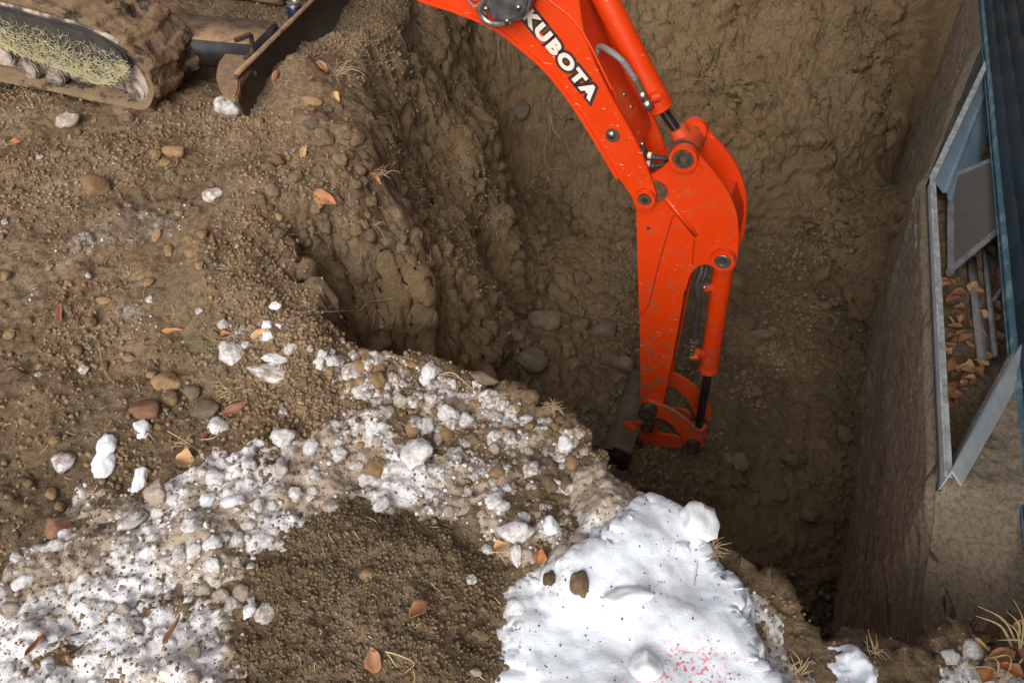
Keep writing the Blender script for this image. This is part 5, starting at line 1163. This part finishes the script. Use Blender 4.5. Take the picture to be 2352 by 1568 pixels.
# ---------------------------------------------------------------- roots, straws, grass
def strand(name, pts, r, mkey, label, cat, group=None, lift=.006):
    P = []
    for k, (x, y) in enumerate(pts):
        h = hit(x, y)
        if h is None: return
        P.append(h[0] + (CAM - h[0]).normalized() * lift * (1 + .8 * math.sin(k * 2.1)) + Vector((0, 0, .002)))
    P = spline(P, 4) if len(P) > 2 else P; n = len(P)
    o = MB().tube(P, [r * (1 - .6 * i / (n - 1)) for i in range(n)], 5).build(name, M[mkey], None, auto=False); recenter(o); return tag(o, label, cat, group)
for pts, r, lb in (
    ([(1264, 262), (1272, 300), (1300, 330), (1305, 345), (1322, 380)], .0030, 'long pale root hanging on the pit wall just left of the boom'),
    ([(1258, 250), (1262, 300), (1250, 340), (1258, 385), (1290, 388)], .0028, 'brown root looping beside the long pale root'),
    ([(1165, 415), (1200, 400), (1245, 380), (1288, 357)], .0026, 'straight thin root crossing the dark hollow of the pit wall'),
    ([(1210, 545), (1240, 525), (1285, 495)], .0022, 'short thin root below the dark hollow'),
    ([(1050, 75), (1075, 115), (1082, 140)], .0020, 'thin crooked root on the pit wall left of the boom'),
    ([(1035, 100), (1050, 130), (1075, 140), (1098, 158)], .0020, 'thin root a little below the crooked root on the pit wall'),
    ([(1090, 205), (1110, 225), (1130, 243)], .0018, 'short rootlet above the grey stone in the pit wall'),
    ([(698, 693), (740, 715), (780, 716), (815, 714), (850, 698)], .0035, 'branched pale root lying across the slope above the lip'),
    ([(830, 712), (845, 695), (880, 690), (905, 685)], .0028, 'pale root end right of the branched root above the lip'),
    ([(862, 710), (858, 740), (850, 768)], .0022, 'thin root hanging down from the pale root end'),
    ([(868, 712), (890, 735)], .0022, 'short straight rootlet beside the hanging thin root'),
    ([(1008, 862), (1040, 857), (1075, 885), (1100, 905)], .0030, 'dry curved root sticking up at the lip of the pit'),
    ([(1000, 890), (1020, 862), (1060, 870)], .0022, 'fine root crossing the dry curved root at the lip'),
    ([(785, 950), (790, 985), (800, 1000), (812, 1015)], .0016, 'hair-thin pale straw arching over the dirty snow'),
    ([(225, 780), (250, 870), (330, 905)], .0014, 'long thin root thread on the soil left of the stone cluster'),
    ([(1595, 1345), (1600, 1310), (1603, 1290)], .0014, 'thread-like root standing at the pit lip beside the clean bank'),
    ([(1360, 998), (1370, 988), (1378, 975)], .0016, 'short straw at the point of the lip next to the bucket'),
    ([(1745, 1610), (1760, 1500), (1765, 1440)], .0014, 'thin upright root on the soil edge right of the clean bank')):
    strand('root', pts, r, 'root', lb, 'root')
rs_ = random.Random(9)
def rootlet(x, y, r):
    a = r.uniform(.9, 2.3); L_ = r.uniform(14, 46); strand('root', [(x, y), (x + math.cos(a) * L_ * .5 + r.uniform(-7, 7), y + math.sin(a) * L_ * .5), (x + math.cos(a) * L_ + r.uniform(-6, 6), y + math.sin(a) * L_)], r.uniform(.0010, .0018), 'root', 'fine root thread poking out of the left wall of the pit', 'root', 'fine roots in the left pit wall', .01)
scatter(45, [(860, 60), (1200, 150), (1260, 320), (1180, 560), (1020, 760), (820, 700), (900, 400)], rootlet, 41)
def straw(x, y, r):
    a = r.uniform(0, math.pi); L_ = r.uniform(9, 30); k = r.uniform(-5, 5); strand('straw', [(x, y), (x + math.cos(a) * L_ * .5 + k, y + math.sin(a) * L_ * .5), (x + math.cos(a) * L_, y + math.sin(a) * L_)], r.uniform(.0009, .0016), 'straw', 'thin short piece of dry straw lying on the soil', 'straw', 'bits of straw on the soil', .003)
scatter(80, SOILPX, straw, 31); scatter(26, [(600, 1330), (700, 1210), (830, 1160), (1000, 1210), (1130, 1310), (1130, 1560), (550, 1560)], straw, 32); scatter(30, [(640, 300), (780, 160), (900, 300), (900, 450), (700, 600), (620, 620)], straw, 33)
for pts, lb in (([(812, 1218), (826, 1240)], 'pale straight straw at the top of the dark soil patch'), ([(885, 1496), (920, 1506), (952, 1524), (930, 1545)], 'bent pale straw right of the broad brown leaf'),
                ([(890, 1500), (912, 1532)], 'straight straw crossing the bent straw beside the broad brown leaf'), ([(1135, 1370), (1150, 1388)], 'straw at the right side of the dark soil patch'),
                ([(1100, 1262), (1140, 1268), (1190, 1262)], 'long pale straw pointing at the crumpled tan leaf'), ([(1136, 1255), (1165, 1300)], 'straw slanting down beneath the long pale straw'),
                ([(460, 1010), (500, 1000), (520, 935), (550, 915)], 'yellow twig slanting across the wide dark stone'), ([(385, 990), (420, 1010), (470, 1045)], 'yellow rootlet leading to the curled pale tan leaf')):
    strand('straw', pts, .0018, 'straw', lb, 'straw')
def tuft(px, py, n, Lpx, mkey, label, spread=1.0, seed=0, rad=.0011, droop=.5, upb=.25):
    h = hit(px, py)
    if h is None: return
    p, n_, dep = h; r = random.Random(seed + px); mb = MB(); L0 = Lpx / F * dep
    for _ in range(n):
        a = r.uniform(0, 6.283); L = L0 * r.uniform(.4, 1.2); d = Vector((math.cos(a) * spread, math.sin(a) * spread, r.uniform(0, 1.2) * upb + .1)); b0_ = p + Vector((r.gauss(0, L0 * .2), r.gauss(0, L0 * .2), .003)); sd_ = Vector((-d.y, d.x, 0)) * r.gauss(0, .4)
        pts = spline([b0_, b0_ + d * L * .4 + Vector((0, 0, L * .12)), b0_ + d * L * .75 + sd_ * L * .3, b0_ + d * L + sd_ * L * .6 - Vector((0, 0, droop * L * .4))], 3)
        m_ = len(pts); mb.tube(pts, [rad * (1.2 - i / m_) for i in range(m_)], 4, False)
    o = mb.build(label and 'grass_tuft', M[mkey], None, auto=False); recenter(o); return tag(o, label, 'dry grass')
tuft(770, 175, 60, 60, 'root', 'tangle of fine roots and dead grass at the pit crest beside the dozer blade', 1, 1, .0016)
tuft(650, 195, 22, 34, 'root', 'wisps of dead grass at the foot of the dozer blade', 1, 2)
tuft(480, 790, 34, 44, 'greenblade', 'faded green and yellow tuft of grass in the soil above the ice clump', .9, 3, .0012)
tuft(530, 620, 26, 40, 'straw', 'thin pale mat of straw right of the heap of pebbles', 1, 4, .0008)
tuft(425, 1020, 16, 44, 'straw', 'yellow rootlets above the curled pale tan leaf', 1, 5)
tuft(520, 900, 14, 48, 'straw', 'yellow dry twigs beside the wide dark stone', 1, 6)
tuft(870, 400, 18, 36, 'root', 'fringe of fine roots over the crest near the hanging orange leaf', 1, 7)
tuft(855, 520, 22, 30, 'root', 'brush of fine roots around the grey stone on the slope', 1, 8)
tuft(1640, 1262, 22, 34, 'root', 'brown grass clump at the pit lip right of the squarish snow block', 1, 9, .0013, .3, .9)
tuft(1440, 950 + 10, 0 + 3, 10, 'root', 'few short rootlets on the floor beside the bucket', 1, 10)
tuft(1270, 940, 40, 26, 'root', 'grey frayed clump of roots at the lip of the pit', 1, 11, .0014)
tuft(1020, 1060, 10, 24, 'straw', 'small fan of straw beside the big dirty slab', 1, 12)
tuft(860, 1045, 24, 36, 'straw', 'fine straw fibres above the orange-brown stone in the dirty snow', 1, 13, .0008)
tuft(2010, 1500, 18, 34, 'root', 'brown grass fringe along the soil edge above the bright snow wedge', 1, 14, .0012, .2, .9)
tuft(1830, 1545, 16, 34, 'straw', 'tan grass fringe on the soil edge left of the bright snow wedge', 1, 15, .0012, .2, .9)
tuft(480, 330 + 60, 12, 34, 'straw', 'few thin straws on the soil right of the flat oval stone', 1, 16, .0008)
# tall dry grass with flat blades in the lower right corner
def bladeclump(px, py, label, specs, seed):
    h = hit(px, py); p, n_, dep = h; r = random.Random(seed); mb = MB()
    for (dx, dy, L, wd) in specs:
        right = Vector((1, 0, 0)); upv = Vector((0, SP, CP)); d = (right * dx + upv * dy + Vector((0, 0, .25))).normalized(); L = L / F * dep; b0_ = p + Vector((r.gauss(0, .012), r.gauss(0, .012), -.002))
        pts = spline([b0_, b0_ + d * L * .5 + Vector((0, 0, .02)), b0_ + d * L + Vector((0, 0, -.02))], 6); m_ = len(pts); sd_ = d.cross((CAM - p).normalized()).normalized()
        v = [];
        for i, q_ in enumerate(pts): w_ = wd * (1 - (i / (m_ - 1)) ** 2) * .5 + .0004; v += [q_ - sd_ * w_, q_ + Vector((0, 0, .0012)), q_ + sd_ * w_]
        mb.add(v, [(3 * i + k, 3 * i + k + 1, 3 * i + k + 4, 3 * i + k + 3) for i in range(m_ - 1) for k in (0, 1)])
    o = mb.build('grass_tuft', M['straw'], None, auto=False); recenter(o); return tag(o, label, 'dry grass')
bladeclump(2345, 1500, 'tall straw-coloured grass leaning in from the right edge over the bottom corner', [(-.8, .75, 150, .004), (-.75, .6, 130, .005), (-.5, .9, 110, .003), (-.9, .35, 90, .006), (-.3, .9, 110, .004), (0, 1, 130, .004), (.2, 1, 110, .004), (-.15, 1, 150, .003), (-1, .1, 80, .004), (-.6, -.2, 70, .004)], 3)
bladeclump(2300, 1560, 'pale looping straw in the leaf litter at the bottom edge right', [(-.8, .2, 90, .003), (-.4, .8, 70, .003), (.5, .6, 80, .003), (-.9, -.2, 60, .003), (.1, 1, 90, .002), (.8, .1, 60, .003)], 4)
# ---------------------------------------------------------------- screen leaning in the well
def wellpt(px, py, t): return CAM + ray(px, py) * t
th = (hit(2175, 700) or (0, 0, 3.0))[2]
def zt(px, py, z): d = ray(px, py); return (z - CH) / d.z
q4 = [wellpt(2176, 404, zt(2176, 404, -.05)), wellpt(2176, 634, zt(2176, 634, -.075)), wellpt(2312, 520, zt(2312, 520, -.02)), wellpt(2300, 352, zt(2300, 352, -.0))]
sn_ = (q4[2] - q4[0]).cross(q4[1] - q4[0]).normalized();  sn_ = sn_ if sn_.dot(CAM - q4[0]) > 0 else -sn_
cs_ = sum(q4, Vector()) / 4; scr = empty('window_screen', cs_ - Vector((0, 0, .1)), 'dusty grey window screen in an aluminium frame leaning in the window well', 'window screen')
MB().prism([c_ - sn_ * .004 for c_ in q4], -sn_ * .002).build('mesh', M['screen'], scr)
for i in range(4):
    a, b_ = q4[i], q4[(i + 1) % 4]; d = (b_ - a).normalized(); iw_ = (cs_ - (a + b_) / 2); iw_ = (iw_ - d * iw_.dot(d)).normalized()
    MB().prism([a, b_, b_ + iw_ * .022 - d * .022, a + iw_ * .022 + d * .022], -sn_ * .009).build('frame', M['alu'], scr, .0012)
